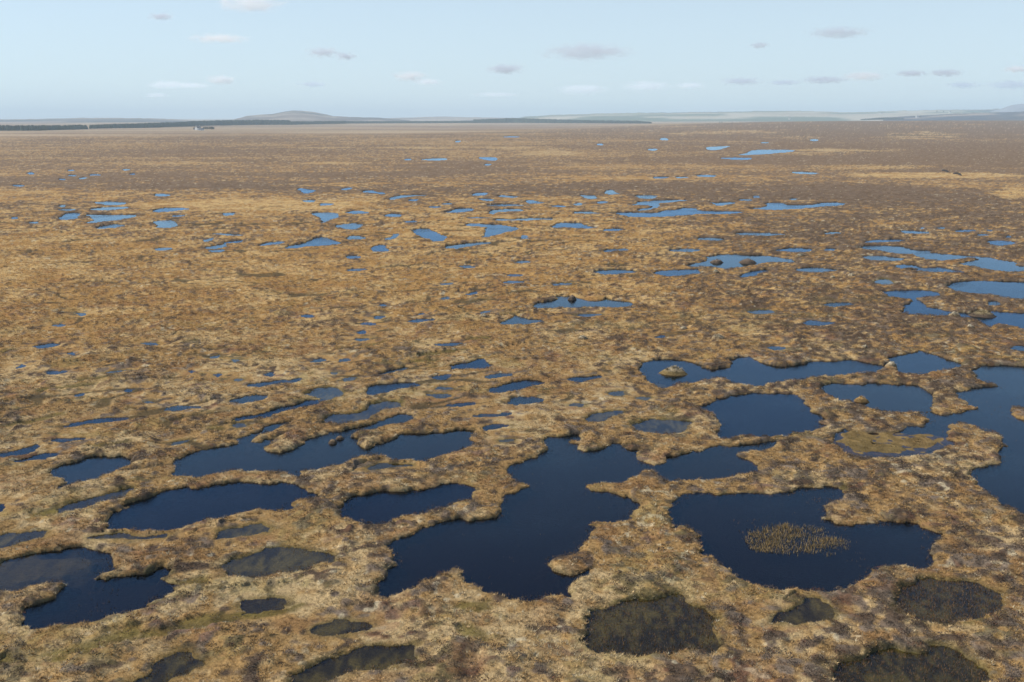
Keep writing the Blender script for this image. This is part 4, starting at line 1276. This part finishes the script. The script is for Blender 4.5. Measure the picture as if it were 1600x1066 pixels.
house(at_far(1433, 183.2, 6300), 15, 8, 4.5, 3.5, 0.3, "white farmhouse with dark trees on the farmland above the moor's right end")
house(at_far(1484.5, 176.0, 9300), 20, 10, 5.5, 4, 0.2, "tiny white house highest up on the right farmland")
house(at_far(1377, 178.0, 9400), 20, 9, 5.0, 3.5, 0.1, "tiny white house left of the white farmhouse on the right farmland")
house(at_far(1233.5, 186.2, 7300), 9, 8, 6.5, 4, 0.1, "tiny white house alone below the right farmland's highest swell")
house(at_far(594, 187.4, 8600), 18, 8, 4.5, 3, 0.1, "tiny white house at the right foot of the isolated hill")
house(at_far(1110, 177.6, 10200), 18, 9, 6, 4, 0.1, "tiny white house on the crest of the middle farmland")
for k, (px_, py_, D, h_, lb) in enumerate([(1428, 183.4, 6300, 9, "dark tree just left of the white farmhouse with dark trees"), (1438, 183.6, 6280, 8, "dark tree just right of the white farmhouse with dark trees"),
                                           (1464, 175.4, 9300, 15, "largest dark tree on the right farmland skyline"), (1474, 175.6, 9300, 11, "dark tree between the skyline tree and the highest white house")]):
    tree(at_far(px_, py_, D), h_, lb, TG)
tree(on_plain(1124.5, 192.6), 7, "left bush of a dark pair on the moor's far edge", TG)
tree(on_plain(1128, 192.6), 7, "right bush of a dark pair on the moor's far edge", TG)
tree(on_plain(1144, 192.4), 6, "paler bush standing right of the dark pair", TG)


# ------------------------------------------------------------------ peat cutting on the pale grass
def peat_cut(px0, py0, px1, py1, label):
    a, c = ground(px0, py0, 0.25), ground(px1, py1, 0.25)
    ctr = (a + c) / 2
    n = 14
    vs = []
    for k in range(n):
        t = k / (n - 1)
        q = a + (c - a) * t - ctr
        j = (noise(np.array([t * 6.0]), np.array([px0 * 0.1]), 51)[0] - 0.5) * 1.2
        e = math.sin(math.pi * t) ** 0.5
        vs += [(q[0] + j, q[1] - 1.2, -0.3), (q[0] + j, q[1] - 0.5, 0.9 * e), (q[0] + j, q[1] + 0.8, 1.1 * e), (q[0] + j, q[1] + 2.2, -0.3)]
    fs = [(k * 4 + m, k * 4 + 4 + m, k * 4 + 5 + m, k * 4 + 1 + m) for k in range(n - 1) for m in range(3)]
    o = link_mesh("peat_bank", np.array(vs), np.array(fs), m_peat, smooth=True)
    o.location = ctr
    tag(o, label, "peat bank", "dark peat banks on the pale grass")


peat_cut(1472, 266.5, 1483, 270, "farther left of two dark peat banks on the pale grass")
peat_cut(1491, 271.5, 1504, 274.5, "nearer right of two dark peat banks on the pale grass")

# ------------------------------------------------------------------ small clouds over the plain


def cloud_mat(name, density, seed, squash, grey=False):
    m, nt, out = new_mat(name)
    L = nt.links.new
    tc = nt.nodes.new("ShaderNodeTexCoord")
    c = nt.nodes.new("ShaderNodeVectorMath")
    c.operation = 'MULTIPLY_ADD'                       # generated 0..1 -> -1..1
    c.inputs[1].default_value = (2, 2, 2)
    c.inputs[2].default_value = (-1, -1, -1)
    L(tc.outputs["Generated"], c.inputs[0])
    ln = nt.nodes.new("ShaderNodeVectorMath")
    ln.operation = 'LENGTH'
    L(c.outputs[0], ln.inputs[0])
    mp = nt.nodes.new("ShaderNodeMapping")
    mp.inputs["Location"].default_value = (seed * 3.7, seed * 1.3, seed * 2.1)
    mp.inputs["Scale"].default_value = (squash, squash, 1.25)
    L(c.outputs[0], mp.inputs[0])
    n = nt.nodes.new("ShaderNodeTexNoise")
    n.inputs["Scale"].default_value = 1.5
    n.inputs["Detail"].default_value = 5
    n.inputs["Roughness"].default_value = 0.62
    L(mp.outputs[0], n.inputs["Vector"])
    a1 = nt.nodes.new("ShaderNodeMath")               # noise - falloff
    a1.operation = 'MULTIPLY_ADD'
    a1.inputs[1].default_value = -0.36
    L(ln.outputs["Value"], a1.inputs[0])
    L(n.outputs["Fac"], a1.inputs[2])
    r = nt.nodes.new("ShaderNodeMapRange")
    r.inputs["From Min"].default_value = 0.22
    r.inputs["From Max"].default_value = 0.58
    r.inputs["To Min"].default_value = 0.0
    r.inputs["To Max"].default_value = density
    L(a1.outputs[0], r.inputs["Value"])
    pv = nt.nodes.new("ShaderNodeVolumePrincipled")
    pv.inputs["Color"].default_value = (0.74, 0.78, 0.86, 1) if grey else (0.96, 0.98, 1.0, 1)
    pv.inputs["Anisotropy"].default_value = 0.2
    L(r.outputs[0], pv.inputs["Density"])
    L(pv.outputs[0], out.inputs["Volume"])
    return m


CLOUDS = [(392, 6, 78, 20, "large pale cloud cut by the upper edge"), (252, 26, 30, 9, "small faint grey cloud left of the cloud at the upper edge"), (342, 60, 72, 11, "long flat cream cloud below the cloud at the upper edge"),
          (505, 82, 42, 12, "grey cloud above the isolated hill, left of a pair"), (540, 88, 24, 10, "small grey cloud above the isolated hill, right of a pair"),
          (640, 119, 44, 11, "pale cloud over the middle left of the plain, left of a pair"), (668, 128, 34, 8, "low thin cloud touching the pale middle left one"),
          (790, 108, 46, 12, "grey cloud over the middle, small and ragged"), (918, 81, 110, 20, "largest wispy grey cloud, right of the middle"), (1310, 51, 74, 14, "clear grey cloud high at the right"),
          (1187, 71, 24, 8, "small round grey cloud left below the high right cloud"), (910, 140, 60, 12, "bright low cloud in the row over the middle horizon, leftmost"), (1010, 135, 58, 12, "bright low cloud second in the row over the middle horizon"),
          (1078, 134, 36, 8, "small bright low cloud third in the row over the horizon"), (1158, 127, 52, 9, "grey flat cloud in the row over the right horizon, leftmost"), (1226, 129, 44, 7, "thin grey cloud in the row over the right horizon"),
          (1288, 125, 58, 9, "grey flat cloud right next to a bright one over the horizon"), (1350, 119, 54, 11, "bright whitish cloud in the row over the right horizon"), (1424, 115, 40, 8, "faint grey cloud right of the bright whitish cloud"),
          (1478, 114, 42, 9, "grey cloud second from the right edge in the row"), (1505, 133, 40, 8, "low grey cloud under the row near the right edge"), (1580, 133, 60, 11, "low grey cloud at the right edge"), (1588, 108, 34, 8, "small cloud at the right edge, upper one"),
          (345, 125, 36, 11, "cream tuft of cloud left of the isolated hill"), (262, 133, 50, 10, "long cream cloud far left above the plain"), (300, 134, 44, 7, "thin cloud joining the two cream clouds at left"),
          (488, 132, 36, 7, "thin grey cloud right above the isolated hill"), (245, 149, 28, 6, "lowest small cloud at the left"), (775, 148, 56, 6, "thin streak of cloud low over the middle")]
for k, (px_, py_, w_, h_, lb) in enumerate(CLOUDS):
    alt = 1150.0
    D = (alt - H) / ((HOR - py_ + 2) / FPX)
    D = min(D, 34000)
    ctr = far_point(px_, py_, D)
    rx_, rz_ = 0.5 * w_ / FPX * D * 1.05, 0.5 * h_ / FPX * D * 1.15
    bm = bmesh.new()
    bmesh.ops.create_icosphere(bm, subdivisions=3, radius=1.0)
    vv = np.array([v.co[:] for v in bm.verts]) * np.array((rx_ * 1.45, rx_ * 0.9, rz_ * 1.35))
    ff = np.array([[v.index for v in f.verts] for f in bm.faces])
    bm.free()
    o = link_mesh("cloud", vv, ff, cloud_mat("cloud_vapour", (2.6 if py_ < 100 else 3.6) / (rx_ * 0.8), k + 1, min(3.4, max(1.6, 0.55 * w_ / h_)), 'grey' in lb), smooth=True)
    o.location = ctr
    tag(o, lb, "cloud", "small clouds over the plain")

# ------------------------------------------------------------------ the air between
m_haze, nt, out = new_mat("haze_air")
pv = nt.nodes.new("ShaderNodeVolumePrincipled")
pv.inputs["Color"].default_value = (0.68, 0.86, 1.0, 1)
pv.inputs["Density"].default_value = 0.000095
pv.inputs["Anisotropy"].default_value = 0.0
nt.links.new(pv.outputs[0], out.inputs["Volume"])
lo_, hi_ = (-40000, -2000, -60), (40000, 32000, 240)
v = np.array([(a, b_, c) for c in (lo_[2], hi_[2]) for a, b_ in ((lo_[0], lo_[1]), (hi_[0], lo_[1]), (hi_[0], hi_[1]), (lo_[0], hi_[1]))])
f = np.array([(0, 3, 2, 1), (4, 5, 6, 7), (0, 1, 5, 4), (1, 2, 6, 5), (2, 3, 7, 6), (3, 0, 4, 7)])
o = link_mesh("haze", v, f, m_haze)
tag(o, kind="stuff")
